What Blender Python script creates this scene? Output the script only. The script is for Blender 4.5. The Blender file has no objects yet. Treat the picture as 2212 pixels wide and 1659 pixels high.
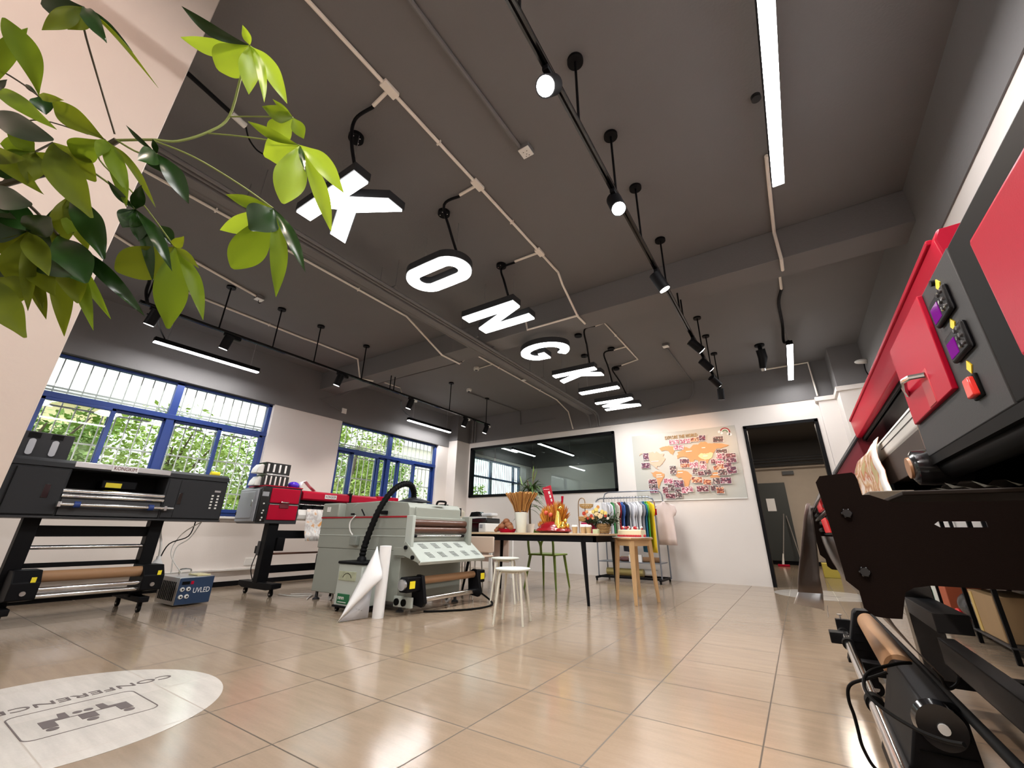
import bpy, bmesh, math, random
from mathutils import Vector, Matrix
R = math.radians
random.seed(7)
SC = bpy.context.scene
COL = SC.collection

# ------------------------------------------------------------------ camera
W, H = 2212, 1659
F, PX, PY, CH = 881.586, 1119.27, 810.56, 0.76
yaw, pitch, roll = R(-32.95063), R(21.014163), R(0.591122)
fw = Vector((math.sin(yaw)*math.cos(pitch), math.cos(yaw)*math.cos(pitch), math.sin(pitch)))
r0 = Vector((math.cos(yaw), -math.sin(yaw), 0)); u0 = r0.cross(fw)
RT = math.cos(roll)*r0 + math.sin(roll)*u0
UP = -math.sin(roll)*r0 + math.cos(roll)*u0
cam_d = bpy.data.cameras.new('camera'); cam = bpy.data.objects.new('camera', cam_d); COL.objects.link(cam)
cam.matrix_world = Matrix(((RT.x, UP.x, -fw.x, 0), (RT.y, UP.y, -fw.y, 0), (RT.z, UP.z, -fw.z, CH), (0, 0, 0, 1)))
cam_d.sensor_width = 36; cam_d.sensor_fit = 'HORIZONTAL'; cam_d.lens = F/W*36
cam_d.shift_x = (W/2-PX)/W; cam_d.shift_y = (PY-H/2)/W
cam_d.clip_start = 0.02; cam_d.clip_end = 300
SC.camera = cam
EYE = Vector((0, 0, CH))
def at(x, y, X=None, Y=None, Z=None, D=None):
    """where the sight line through a pixel of the survey meets a real plane"""
    d = RT*((x-PX)/F) - UP*((y-PY)/F) + fw
    if X is not None: t = X/d.x
    elif Y is not None: t = Y/d.y
    elif Z is not None: t = (Z-CH)/d.z
    else: t = D
    return EYE + d*t
def cv(s, ox, oy):
    return lambda x, y, **k: at(x/s+ox, y/s+oy, **k)

# ------------------------------------------------------------------ world, exposure
SC.view_settings.view_transform = 'Standard'; SC.view_settings.look = 'None'
SC.view_settings.gamma = 1; SC.view_settings.use_curve_mapping = False
SC.view_settings.exposure = 1.05
wd = bpy.data.worlds.new('world'); SC.world = wd; wd.use_nodes = True
nt = wd.node_tree; nt.nodes.clear()
bg = nt.nodes.new('ShaderNodeBackground'); ow = nt.nodes.new('ShaderNodeOutputWorld')
bg.inputs[0].default_value = (0.93, 0.97, 1.0, 1); bg.inputs[1].default_value = 1.25
nt.links.new(bg.outputs[0], ow.inputs[0])
SUN = bpy.data.lights.new('sun', 'SUN'); SUN.energy = 1.6; SUN.angle = R(20); SUN.color = (1, .97, .9)
so = bpy.data.objects.new('sun', SUN); COL.objects.link(so); so.rotation_euler = (R(35), R(-30), 0)

def spot(name, loc, target, energy, col=(1, .95, .88), size=R(60), blend=.6, rad=.03):
    l = bpy.data.lights.new(name, 'SPOT'); l.energy = energy; l.color = col; l.spot_size = size
    l.spot_blend = blend; l.shadow_soft_size = rad
    o = bpy.data.objects.new(name, l); COL.objects.link(o); o.location = loc
    o.rotation_euler = (Vector(target)-Vector(loc)).to_track_quat('-Z', 'Y').to_euler(); return o
def area(name, loc, sx, sy, energy, col=(1, 1, 1), rot=(0, 0, 0)):
    l = bpy.data.lights.new(name, 'AREA'); l.energy = energy; l.color = col; l.shape = 'RECTANGLE'
    l.size = sx; l.size_y = sy
    o = bpy.data.objects.new(name, l); COL.objects.link(o); o.location = loc; o.rotation_euler = rot; return o

# ------------------------------------------------------------------ materials
def mat(name, col, rough=.5, metal=0., bump=0., nscale=40., var=0., spec=.5, emit=None, es=0., alpha=1., trans=0., coat=0., vscale=6., stretch=None):
    m = bpy.data.materials.new(name); m.use_nodes = True
    n = m.node_tree.nodes; L = m.node_tree.links; p = n['Principled BSDF']
    c = tuple(col)+(1,) if len(col) == 3 else col
    p.inputs['Base Color'].default_value = c
    p.inputs['Roughness'].default_value = rough; p.inputs['Metallic'].default_value = metal
    p.inputs['Specular IOR Level'].default_value = spec
    if coat: p.inputs['Coat Weight'].default_value = coat; p.inputs['Coat Roughness'].default_value = .1
    if trans: p.inputs['Transmission Weight'].default_value = trans
    if alpha < 1: p.inputs['Alpha'].default_value = alpha
    if emit: p.inputs['Emission Color'].default_value = tuple(emit)+(1,); p.inputs['Emission Strength'].default_value = es
    tc = n.new('ShaderNodeTexCoord'); src = tc.outputs['Object']
    if stretch:
        mp = n.new('ShaderNodeMapping'); mp.inputs['Scale'].default_value = stretch
        L.new(src, mp.inputs[0]); src = mp.outputs[0]
    if var:
        no = n.new('ShaderNodeTexNoise'); no.inputs['Scale'].default_value = vscale; no.inputs['Detail'].default_value = 5
        L.new(src, no.inputs['Vector'])
        mx = n.new('ShaderNodeMix'); mx.data_type = 'RGBA'
        mx.inputs[6].default_value = tuple(v*(1-var) for v in c[:3])+(1,)
        mx.inputs[7].default_value = tuple(min(1, v*(1+var)) for v in c[:3])+(1,)
        L.new(no.outputs['Fac'], mx.inputs[0]); L.new(mx.outputs[2], p.inputs['Base Color'])
    if bump:
        nb = n.new('ShaderNodeTexNoise'); nb.inputs['Scale'].default_value = nscale; nb.inputs['Detail'].default_value = 3
        L.new(src, nb.inputs['Vector'])
        b = n.new('ShaderNodeBump'); b.inputs['Strength'].default_value = bump; b.inputs['Distance'].default_value = .01
        L.new(nb.outputs['Fac'], b.inputs['Height']); L.new(b.outputs['Normal'], p.inputs['Normal'])
    return m

def floor_mat(name, base, tint, white=0.):
    m = bpy.data.materials.new(name); m.use_nodes = True
    n = m.node_tree.nodes; L = m.node_tree.links; p = n['Principled BSDF']
    g = n.new('ShaderNodeNewGeometry'); sp = n.new('ShaderNodeSeparateXYZ'); L.new(g.outputs['Position'], sp.inputs[0])
    def M(op, a, b=None, c=None):
        q = n.new('ShaderNodeMath'); q.operation = op
        for i, v in enumerate((a, b, c)):
            if v is None: continue
            if hasattr(v, 'links') or hasattr(v, 'is_linked'): L.new(v, q.inputs[i])
            else: q.inputs[i].default_value = v
        return q.outputs[0]
    T = .52
    fx = M('DIVIDE', M('ADD', sp.outputs[0], .27+T*40), T); fy = M('DIVIDE', M('ADD', sp.outputs[1], -1.655+T*40), T)
    def line(f):
        a = M('FRACT', f); d = M('MINIMUM', a, M('SUBTRACT', 1., a)); return M('LESS_THAN', d, .006)
    ln = M('MAXIMUM', line(fx), line(fy))
    cx = n.new('ShaderNodeCombineXYZ'); L.new(M('FLOOR', fx), cx.inputs[0]); L.new(M('FLOOR', fy), cx.inputs[1])
    wn = n.new('ShaderNodeTexWhiteNoise'); wn.noise_dimensions = '2D'; L.new(cx.outputs[0], wn.inputs['Vector'])
    mp = n.new('ShaderNodeMapping'); mp.inputs['Scale'].default_value = (1.2, 9, 1); L.new(g.outputs['Position'], mp.inputs[0])
    no = n.new('ShaderNodeTexNoise'); no.inputs['Scale'].default_value = 2.2; no.inputs['Detail'].default_value = 9; no.inputs['Roughness'].default_value = .65
    L.new(mp.outputs[0], no.inputs['Vector'])
    n2 = n.new('ShaderNodeTexNoise'); n2.inputs['Scale'].default_value = 90; n2.inputs['Detail'].default_value = 3; L.new(g.outputs['Position'], n2.inputs['Vector'])
    v = M('ADD', M('ADD', M('MULTIPLY', no.outputs['Fac'], .75), M('MULTIPLY', wn.outputs['Value'], .14)), M('MULTIPLY', n2.outputs['Fac'], .18))
    rp = n.new('ShaderNodeValToRGB'); L.new(v, rp.inputs[0])
    rp.color_ramp.elements[0].position = .3; rp.color_ramp.elements[0].color = tuple(a*.72 for a in base)+(1,)
    rp.color_ramp.elements[1].position = .85; rp.color_ramp.elements[1].color = tuple(base)+(1,)
    mx = n.new('ShaderNodeMix'); mx.data_type = 'RGBA'; L.new(M('MULTIPLY', ln, .85), mx.inputs[0]); L.new(rp.outputs[0], mx.inputs[6])
    mx.inputs[7].default_value = tuple(tint)+(1,); L.new(mx.outputs[2], p.inputs['Base Color'])
    L.new(M('ADD', M('ADD', M('MULTIPLY', no.outputs['Fac'], .14), .07), M('MULTIPLY', ln, .4)), p.inputs['Roughness'])
    p.inputs['Specular IOR Level'].default_value = .62
    b = n.new('ShaderNodeBump'); b.inputs['Strength'].default_value = .05; b.inputs['Distance'].default_value = .01
    L.new(no.outputs['Fac'], b.inputs['Height']); L.new(b.outputs['Normal'], p.inputs['Normal'])
    return m

def glass_mat(name, tint=(.93, .97, .96), refl=1.0):
    m = bpy.data.materials.new(name); m.use_nodes = True
    n = m.node_tree.nodes; L = m.node_tree.links; n.clear()
    o = n.new('ShaderNodeOutputMaterial'); t = n.new('ShaderNodeBsdfTransparent'); g = n.new('ShaderNodeBsdfGlossy')
    t.inputs[0].default_value = tuple(tint)+(1,); g.inputs['Roughness'].default_value = .01
    lw = n.new('ShaderNodeLayerWeight'); lw.inputs[0].default_value = .5
    pw = n.new('ShaderNodeMath'); pw.operation = 'POWER'; pw.inputs[1].default_value = 4.
    q = n.new('ShaderNodeMath'); q.operation = 'MULTIPLY_ADD'; q.inputs[1].default_value = .75*refl; q.inputs[2].default_value = .045*refl; q.use_clamp = True
    mx = n.new('ShaderNodeMixShader'); L.new(lw.outputs['Facing'], pw.inputs[0]); L.new(pw.outputs[0], q.inputs[0]); L.new(q.outputs[0], mx.inputs[0])
    L.new(t.outputs[0], mx.inputs[1]); L.new(g.outputs[0], mx.inputs[2]); L.new(mx.outputs[0], o.inputs[0])
    return m

def patch_mat(name, cols, scale=30., rough=.35, kind='voronoi', stretch=(1, 1, 1)):
    """irregular patches of several colours: printed photographs, films"""
    m = bpy.data.materials.new(name); m.use_nodes = True
    n = m.node_tree.nodes; L = m.node_tree.links; p = n['Principled BSDF']; p.inputs['Roughness'].default_value = rough
    tc = n.new('ShaderNodeNewGeometry'); mp = n.new('ShaderNodeMapping'); mp.inputs['Scale'].default_value = stretch; L.new(tc.outputs['Position'], mp.inputs[0])
    if kind == 'voronoi':
        v = n.new('ShaderNodeTexVoronoi'); v.inputs['Scale'].default_value = scale; L.new(mp.outputs[0], v.inputs['Vector'])
        s = n.new('ShaderNodeSeparateColor'); L.new(v.outputs['Color'], s.inputs[0]); out = s.outputs[0]
    else:
        v = n.new('ShaderNodeTexNoise'); v.inputs['Scale'].default_value = scale; v.inputs['Detail'].default_value = 4; L.new(mp.outputs[0], v.inputs['Vector'])
        q = n.new('ShaderNodeMapRange'); q.inputs[1].default_value = .3; q.inputs[2].default_value = .7; L.new(v.outputs['Fac'], q.inputs[0]); out = q.outputs[0]
    rp = n.new('ShaderNodeValToRGB'); L.new(out, rp.inputs[0]); rp.color_ramp.interpolation = 'CONSTANT' if kind == 'voronoi' else 'LINEAR'
    e = rp.color_ramp.elements
    while len(e) > 1: e.remove(e[-1])
    for i, c in enumerate(cols):
        if i == 0: e[0].position = 0; e[0].color = tuple(c)+(1,)
        else:
            k = e.new(i/len(cols)); k.color = tuple(c)+(1,)
    L.new(rp.outputs[0], p.inputs['Base Color'])
    return m

CEIL = (.155, .150, .150)
M_ = dict(
    floor=floor_mat('floor_tile', (.385, .29, .205), (.045, .032, .02)),
    disc=floor_mat('logo_light_disc', (.74, .69, .63), (.38, .33, .28)),  # whitened tile colour stands for the light of the projected logos
    ceil=mat('ceiling_paint', CEIL, .75, bump=.15, nscale=60, var=.06, vscale=2),
    white=mat('wall_paint', (.72, .675, .64), .7, bump=.05, nscale=80, var=.02, vscale=3),
    cream=mat('column_paint', (.58, .50, .44), .6, bump=.04, nscale=80, var=.02),
    black=mat('black_powder_coat', (.004, .004, .005), .5, bump=.08, nscale=400, spec=.12),
    dark=mat('dark_grey_metal', (.020, .021, .024), .45, bump=.08, nscale=300),
    blackgloss=mat('black_gloss', (.008, .008, .009), .15, spec=.6),
    rubber=mat('black_rubber', (.003, .003, .003), .6, spec=.1),
    chrome=mat('chrome', (.75, .75, .76), .14, 1.),
    steel=mat('brushed_steel', (.55, .55, .56), .3, 1., var=.08),
    red=mat('red_panel', (.43, .004, .028), .4, bump=.03, nscale=300, spec=.12),
    redd=mat('dark_red', (.12, .004, .012), .45),
    grey=mat('grey_panel', (.33, .34, .37), .42, bump=.04, nscale=250),
    slate=mat('slate_panel', (.030, .031, .034), .5, bump=.12, nscale=500, spec=.12),
    panelg=mat('grey_control_panel', (.050, .052, .056), .55, bump=.12, nscale=500, spec=.15),
    lam=mat('laminator_paint', (.29, .31, .27), .42, bump=.04, nscale=250, var=.03),
    laml=mat('laminator_light', (.44, .48, .44), .42),
    lamd=mat('laminator_dark', (.22, .24, .215), .5),
    stripe=mat('red_stripe', (.35, .01, .02), .4),
    card=mat('brown_core', (.32, .175, .085), .6, var=.08),
    brown=mat('dark_brown_roller', (.10, .045, .03), .28),
    navy=mat('navy_panel', (.02, .045, .10), .35),
    yellow=mat('yellow_label', (.85, .70, .02), .5),
    wpl=mat('white_plastic', (.78, .77, .74), .4),
    conduit=mat('white_conduit', (.84, .77, .69), .45),
    blue=mat('blue_window_frame', (.010, .038, .20), .4),
    bar=mat('security_bar', (.62, .58, .55), .5),
    wood=mat('pale_wood', (.62, .40, .20), .45, var=.15, vscale=8, stretch=(1, 1, .2)),
    wtop=mat('table_edge', (.60, .44, .27), .4, var=.1),
    green=mat('olive_plastic', (.13, .20, .015), .35),
    glass=glass_mat('window_glass'),
    iglass=glass_mat('interior_glass', (.80, .88, .86), 1.0),
    paper=mat('white_paper', (.82, .82, .82), .55),
    film=mat('grey_film_back', (.20, .17, .155), .5, var=.2),
    gold=mat('gold', (.85, .55, .12), .2, 1.),
    redf=mat('red_wrap', (.26, .006, .012), .22, coat=.5, bump=.5, nscale=30),
    lamp=mat('lamp_glow', (1, 1, 1), .5, emit=(1, .99, 1), es=9.),
    lampsign=mat('sign_glow', (1, 1, 1), .5, emit=(1, .99, .97), es=5.5),
    lampedge=mat('lamp_side_glow', (.9, .9, .9), .5, emit=(1, .97, .92), es=3.5),
    bulb=mat('bulb_glow', (1, 1, 1), .5, emit=(1, .96, .9), es=30.),
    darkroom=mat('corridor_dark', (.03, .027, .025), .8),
    corr=mat('corridor_wall', (.42, .36, .30), .8, var=.05),
    ddoor=mat('dark_door', (.035, .04, .038), .5),
    ink=mat('projected_logo_print', (.10, .075, .07), .5),  # dark parts of the projected logos, put in as colour
)

# ------------------------------------------------------------------ mesh building
WL = {}
class MB:
    def __init__(s): s.bm = bmesh.new(); s.T = Matrix.Identity(4)
    def v(s, p): return s.bm.verts.new(s.T @ Vector(p))
    def face(s, pts): return s.bm.faces.new([s.v(p) for p in pts])
    def box(s, x0, x1, y0, y1, z0, z1):
        c = [(x, y, z) for x in (x0, x1) for y in (y0, y1) for z in (z0, z1)]
        v = [s.v(p) for p in c]
        for f in ((0, 1, 3, 2), (4, 6, 7, 5), (0, 4, 5, 1), (2, 3, 7, 6), (0, 2, 6, 4), (1, 5, 7, 3)):
            s.bm.faces.new([v[i] for i in f])
        return s
    def cyl(s, a, b, r, r2=None, n=20, cap=True):
        return s.tube([a, b], [r, r if r2 is None else r2], n, cap)
    def tube(s, pts, r, n=10, cap=True):
        pts = [Vector(p) for p in pts]; rs = r if isinstance(r, (list, tuple)) else [r]*len(pts)
        rings = []; ref = None
        for i, p in enumerate(pts):
            t = ((pts[min(i+1, len(pts)-1)]-p).normalized() + (p-pts[max(i-1, 0)]).normalized())
            if t.length < 1e-6: t = pts[min(i+1, len(pts)-1)]-pts[max(i-1, 0)]
            t.normalize()
            if ref is None: ref = Vector((0, 0, 1)) if abs(t.z) < .9 else Vector((1, 0, 0))
            a = t.cross(ref)
            if a.length < 1e-5: a = t.cross(Vector((1, 0, .1)))
            a.normalize(); b = t.cross(a).normalized(); ref = -b if False else a.cross(t).normalized()
            rings.append([s.v(p+(a*math.cos(k*2*math.pi/n)+b*math.sin(k*2*math.pi/n))*rs[i]) for k in range(n)])
        for i in range(len(rings)-1):
            for k in range(n):
                s.bm.faces.new((rings[i][k], rings[i][(k+1) % n], rings[i+1][(k+1) % n], rings[i+1][k]))
        if cap:
            s.bm.faces.new(rings[0][::-1]); s.bm.faces.new(rings[-1])
        return s
    def lathe(s, c, prof, n=24, axis='z', cap=True):
        c = Vector(c); rings = []
        for r, h in prof:
            rr = []
            for k in range(n):
                a = k*2*math.pi/n; u, w = r*math.cos(a), r*math.sin(a)
                q = {'z': (u, w, h), 'x': (h, u, w), 'y': (w, h, u)}[axis]
                rr.append(s.v(c+Vector(q)))
            rings.append(rr)
        for i in range(len(rings)-1):
            for k in range(n):
                s.bm.faces.new((rings[i][k], rings[i][(k+1) % n], rings[i+1][(k+1) % n], rings[i+1][k]))
        if cap:
            s.bm.faces.new(rings[0][::-1]); s.bm.faces.new(rings[-1])
        return s
    def prism(s, poly, axis, a, b):
        """outline in the two other axes (order x,y,z), pushed from a to b along axis"""
        def P(q, w): return {'x': (w, q[0], q[1]), 'y': (q[0], w, q[1]), 'z': (q[0], q[1], w)}[axis]
        A = [s.v(P(q, a)) for q in poly]; B = [s.v(P(q, b)) for q in poly]; n = len(poly)
        for i in range(n): s.bm.faces.new((A[i], A[(i+1) % n], B[(i+1) % n], B[i]))
        fs = [s.bm.faces.new(A[::-1]), s.bm.faces.new(B)]
        for f_ in fs: f_.normal_update()
        bmesh.ops.triangulate(s.bm, faces=fs)
        return s
    def ring(s, outer, inner, axis, a, b):
        def P(q, w): return {'x': (w, q[0], q[1]), 'y': (q[0], w, q[1]), 'z': (q[0], q[1], w)}[axis]
        n = len(outer); L = [[s.v(P(q, w)) for q in pl] for pl in (outer, inner) for w in (a, b)]
        for i in range(n):
            j = (i+1) % n
            s.bm.faces.new((L[0][i], L[0][j], L[1][j], L[1][i])); s.bm.faces.new((L[2][j], L[2][i], L[3][i], L[3][j]))
            s.bm.faces.new((L[0][j], L[0][i], L[2][i], L[2][j])); s.bm.faces.new((L[1][i], L[1][j], L[3][j], L[3][i]))
        return s
    def ball(s, c, r, sc=(1, 1, 1), u=14, w=9):
        prof = [(max(1e-4, r*math.sin(math.pi*i/w)), -r*math.cos(math.pi*i/w)) for i in range(w+1)]
        c = Vector(c); rings = []
        for rr, h in prof:
            rings.append([s.v(c+Vector((rr*math.cos(k*2*math.pi/u)*sc[0], rr*math.sin(k*2*math.pi/u)*sc[1], h*sc[2]))) for k in range(u)])
        for i in range(w):
            for k in range(u):
                s.bm.faces.new((rings[i][k], rings[i][(k+1) % u], rings[i+1][(k+1) % u], rings[i+1][k]))
        s.bm.faces.new(rings[0][::-1]); s.bm.faces.new(rings[-1])
        return s
    def grid(s, rows):
        V = [[s.v(p) for p in r] for r in rows]
        for i in range(len(V)-1):
            for k in range(len(V[0])-1):
                s.bm.faces.new((V[i][k], V[i][k+1], V[i+1][k+1], V[i+1][k]))
        return s
    def done(s, name, m, parent=None, bevel=0., seg=2, solid=0., smooth=True, loc=None, subd=0):
        bmesh.ops.recalc_face_normals(s.bm, faces=s.bm.faces[:])
        me = bpy.data.meshes.new(name); s.bm.to_mesh(me); s.bm.free()
        if smooth:
            me.polygons.foreach_set('use_smooth', [True]*len(me.polygons)); me.set_sharp_from_angle(angle=R(38))
        m = M_[m] if isinstance(m, str) else m
        me.materials.append(m)
        o = bpy.data.objects.new(name, me); COL.objects.link(o)
        if parent is None:
            vs = [v.co for v in me.vertices]
            c = Vector(loc) if loc else Vector(((min(v.x for v in vs)+max(v.x for v in vs))/2, (min(v.y for v in vs)+max(v.y for v in vs))/2, min(v.z for v in vs)))
            me.transform(Matrix.Translation(-c)); o.location = c; WL[o.name] = c
        else:
            base = WL[parent.name]; me.transform(Matrix.Translation(-base)); o.parent = parent; WL[o.name] = base
            o.location = (0, 0, 0)
        if solid:
            q = o.modifiers.new('thick', 'SOLIDIFY'); q.thickness = solid; q.offset = 0
        if subd:
            q = o.modifiers.new('sub', 'SUBSURF'); q.levels = subd; q.render_levels = subd
        if bevel:
            q = o.modifiers.new('bevel', 'BEVEL'); q.width = bevel; q.segments = seg; q.limit_method = 'ANGLE'; q.angle_limit = R(35)
        return o
def thing(name, label, cat, loc, group=None):
    o = bpy.data.objects.new(name, None); COL.objects.link(o); o.location = loc; WL[o.name] = Vector(loc)
    o.empty_display_size = .1; return tag(o, label, cat, group)
def tag(o, label, cat, group=None, kind=None):
    o['label'] = label; o['category'] = cat
    if group: o['group'] = group
    if kind: o['kind'] = kind
    return o
def struct(o):
    o['kind'] = 'structure'; return o
def box(name, m, parent, x0, x1, y0, y1, z0, z1, bevel=0., **k):
    return MB().box(x0, x1, y0, y1, z0, z1).done(name, m, parent, bevel, **k)
def text(name, s, m, parent, loc, right, up, height, depth=.002, align='CENTER', width=None, bold=0.):
    cu = bpy.data.curves.new(name, 'FONT'); cu.body = s; cu.size = 1; cu.align_x = align; cu.align_y = 'CENTER'
    cu.extrude = depth/height*.7; cu.offset = bold
    cu.materials.append(M_[m] if isinstance(m, str) else m)
    o = bpy.data.objects.new(name, cu); COL.objects.link(o)
    r = Vector(right).normalized(); u = Vector(up).normalized(); n = r.cross(u)
    k = height/.7
    kx = k
    if width:
        bpy.context.view_layer.update(); kx = width/max(o.dimensions.x, 1e-3)
    me = bpy.data.meshes.new_from_object(o.evaluated_get(bpy.context.evaluated_depsgraph_get()))
    me.transform(Matrix(((r.x*kx, u.x*k, n.x*k, loc[0]), (r.y*kx, u.y*k, n.y*k, loc[1]), (r.z*kx, u.z*k, n.z*k, loc[2]), (0, 0, 0, 1))))
    bpy.data.objects.remove(o); bpy.data.curves.remove(cu)
    base = WL[parent.name] if parent else Vector(loc)
    me.transform(Matrix.Translation(-base)); me.name = name
    o = bpy.data.objects.new(name, me); COL.objects.link(o)
    if parent: o.parent = parent
    else: o.location = base
    WL[o.name] = base
    return o
def smoothpath(pts, k=6):
    pts = [Vector(p) for p in pts]; out = []
    for i in range(len(pts)-1):
        p0 = pts[max(i-1, 0)]; p1 = pts[i]; p2 = pts[i+1]; p3 = pts[min(i+2, len(pts)-1)]
        for j in range(k):
            t = j/k
            out.append(.5*((2*p1)+(-p0+p2)*t+(2*p0-5*p1+4*p2-p3)*t*t+(-p0+3*p1-3*p2+p3)*t**3))
    out.append(pts[-1]); return out
def dup(root, off, label=None, group=None):
    r = root.copy(); COL.objects.link(r); r.location = Vector(root.location)+Vector(off)
    if label: r['label'] = label
    if group: r['group'] = group
    for ch in list(root.children):
        c = ch.copy(); COL.objects.link(c); c.parent = r
        for g in ch.children:
            d = g.copy(); COL.objects.link(d); d.parent = c
    return r
# ------------------------------------------------------------------ the room
ZC, XL, XR, YF, YN = 3.52, -7.0, 1.3, 8.1, -3.6
struct(box('floor', 'floor', None, -8.2, 3.2, YN-.3, 15, -.1, 0))
struct(box('ceiling', 'ceil', None, XL-.24, XR+.2, YN-.2, YF+.2, ZC, ZC+.15))
struct(box('ceiling_beam', 'ceil', None, XL, XR, 4.02, 4.36, 3.19, ZC, bevel=.006))
W1 = (.72, 3.31); W2 = (4.6, 7.27); WZ = (.93, 2.72)
w = MB()
for a, b in ((YN, W1[0]), (W1[1], W2[0]), (W2[1], YF+.15)): w.box(XL-.24, XL, a, b, 0, WZ[1])
for a, b in (W1, W2): w.box(XL-.24, XL, a, b, 0, WZ[0])
struct(w.done('wall_left', 'white', None))
struct(box('wall_left_upper', 'ceil', None, XL-.24, XL+.012, YN, YF, WZ[1], ZC))
struct(MB().box(XL, -6.72, 7.62, YF, 0, 2.87).done('wall_corner_pier', 'white', None, .004))
struct(MB().box(XL, -6.71, 7.61, YF, 2.87, ZC).done('wall_corner_pier_upper', 'ceil', None))
# far wall with the inner window and doorway openings
DX = (-.48, .58); DZ = 2.53; GX = (-6.65, -2.86); GZ = (1.54, 2.735)
w = MB()
w.box(XL, GX[0], YF, YF+.15, 0, 2.87); w.box(GX[0], GX[1], YF, YF+.15, 0, GZ[0]); w.box(GX[0], GX[1], YF, YF+.15, GZ[1], 2.87)
w.box(GX[1], DX[0], YF, YF+.15, 0, 2.87); w.box(DX[0], DX[1], YF, YF+.15, DZ, 2.87); w.box(DX[1], XR, YF, YF+.15, 0, 2.87)
struct(w.done('wall_far', 'white', None))
struct(box('wall_far_upper', 'ceil', None, XL, XR, YF-.012, YF+.15, 2.87, ZC))
struct(MB().box(.66, XR, 8.0, YF, 0, 2.85).box(.9, XR, 7.55, 8.0, 0, 2.85).done('wall_far_pier', 'white', None, .004))
struct(MB().box(.62, XR, 7.97, YF, 2.80, 2.87).box(.87, XR, 7.52, 7.97, 2.80, 2.87).done('trim_1', 'white', None, .004))
struct(MB().box(.9, XR, 7.55, YF-.012, 2.87, ZC).done('wall_far_pier_upper', 'ceil', None))
struct(box('wall_right', 'white', None, XR, XR+.2, YN, YF+.15, 0, 2.87))
struct(box('wall_right_upper', 'ceil', None, XR-.012, XR+.2, YN, YF, 2.87, ZC))
struct(box('wall_near', 'white', None, XL, XR, YN-.2, YN, 0, ZC))
struct(MB().box(-2.6, -1.9, -1.6, .213, 0, ZC).done('wall_column', 'cream', None, .004))
struct(MB().box(XL, XL+.012, 1, YF-.5, 0, .065).done('baseboard_left', 'black', None))
struct(MB().box(XL, XL+.05, 1, W2[1], .205, .225).done('trim_2', 'wpl', None))
struct(box('window_sill', 'wpl', None, XL-.2, XL+.05, W1[0]-.02, W1[1]+.02, WZ[0]-.03, WZ[0], .004))
struct(box('window_sill', 'wpl', None, XL-.2, XL+.05, W2[0]-.02, W2[1]+.02, WZ[0]-.03, WZ[0], .004))
# door frame and inner window frame
f = MB(); f.box(DX[0]-.015, DX[0]+.035, YF-.02, YF+.17, 0, DZ); f.box(DX[1]-.035, DX[1]+.015, YF-.02, YF+.17, 0, DZ); f.box(DX[0]-.015, DX[1]+.015, YF-.02, YF+.17, DZ-.035, DZ+.015)
struct(f.done('door_1', 'black', None))
f = MB()
for a, b, c, d in ((GX[0]-.01, GX[0]+.05, GZ[0], GZ[1]), (GX[1]-.05, GX[1]+.01, GZ[0], GZ[1]), (GX[0], GX[1], GZ[0]-.01, GZ[0]+.05), (GX[0], GX[1], GZ[1]-.05, GZ[1]+.01)):
    f.box(a, b, YF-.02, YF+.1, c, d)
gw = struct(f.done('window_3', 'black', None))
for i, (a, b) in enumerate(((GX[0], -5.95), (-5.95, GX[1]))):
    box('pane', 'iglass', gw, a+.03, b-.004, YF+.05, YF+.058, GZ[0]+.03, GZ[1]-.03)

# ---- blue windows with white security bars
def window(nm, y0, y1, ym, posts, secs):
    X0, X1 = -7.13, -7.06
    z0, z1 = WZ; zt = 2.215
    f = MB()
    for a, b in ((y0, y0+.055), (y1-.055, y1), (ym-.045, ym+.045)): f.box(X0, X1, a, b, z0, z1)
    f.box(X0, X1, y0, y1, z0, z0+.05); f.box(X0, X1, y0, y1, z1-.045, z1-.012); f.box(X0, X1+.01, y0, y1, zt-.035, zt+.03)
    root = struct(f.done(nm, 'blue', None, .003))
    for a, b, lay in secs:
        x = X1-.005 if lay else X0+.015
        s = MB(); t = .045
        s.box(x-.02, x+.02, a, a+t, z0+.05, zt-.035); s.box(x-.02, x+.02, b-t, b, z0+.05, zt-.035)
        s.box(x-.02, x+.02, a, b, z0+.05, z0+.1); s.box(x-.02, x+.02, a, b, zt-.07, zt-.035)
        sh = s.done('sash', 'blue', root, .003)
        box('pane', 'glass', sh, x-.003, x+.003, a+t, b-t, z0+.1, zt-.07)
    for a, b in ((y0+.055, ym-.045), (ym+.045, y1-.055)): box('upper_pane', 'glass', root, -7.10, -7.094, a, b, zt+.03, z1-.045)
    g = MB(); n = int((y1-y0)/.125)
    for i in range(n+1): 
        y = y0+.02+i*(y1-y0-.04)/n; g.box(-7.226, -7.212, y-.006, y+.006, z0, z1)
    for z in (1.26, 1.72, 2.12, 2.30, 2.34): g.box(-7.228, -7.21, y0, y1, z-.009, z+.009)
    g.done('security_grille', 'bar', root, smooth=False)
window('window_1', W1[0], W1[1], 2.02, 0, ((.78, 1.45, 1), (1.4, 2.0, 0), (2.05, 2.68, 0), (2.62, 3.25, 1)))
window('window_2', W2[0], W2[1], 5.87, 0, ((4.66, 5.0, 0), (4.95, 5.63, 1), (5.57, 5.84, 0), (5.9, 6.16, 0), (6.12, 6.62, 1), (6.58, 7.21, 0)))

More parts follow.
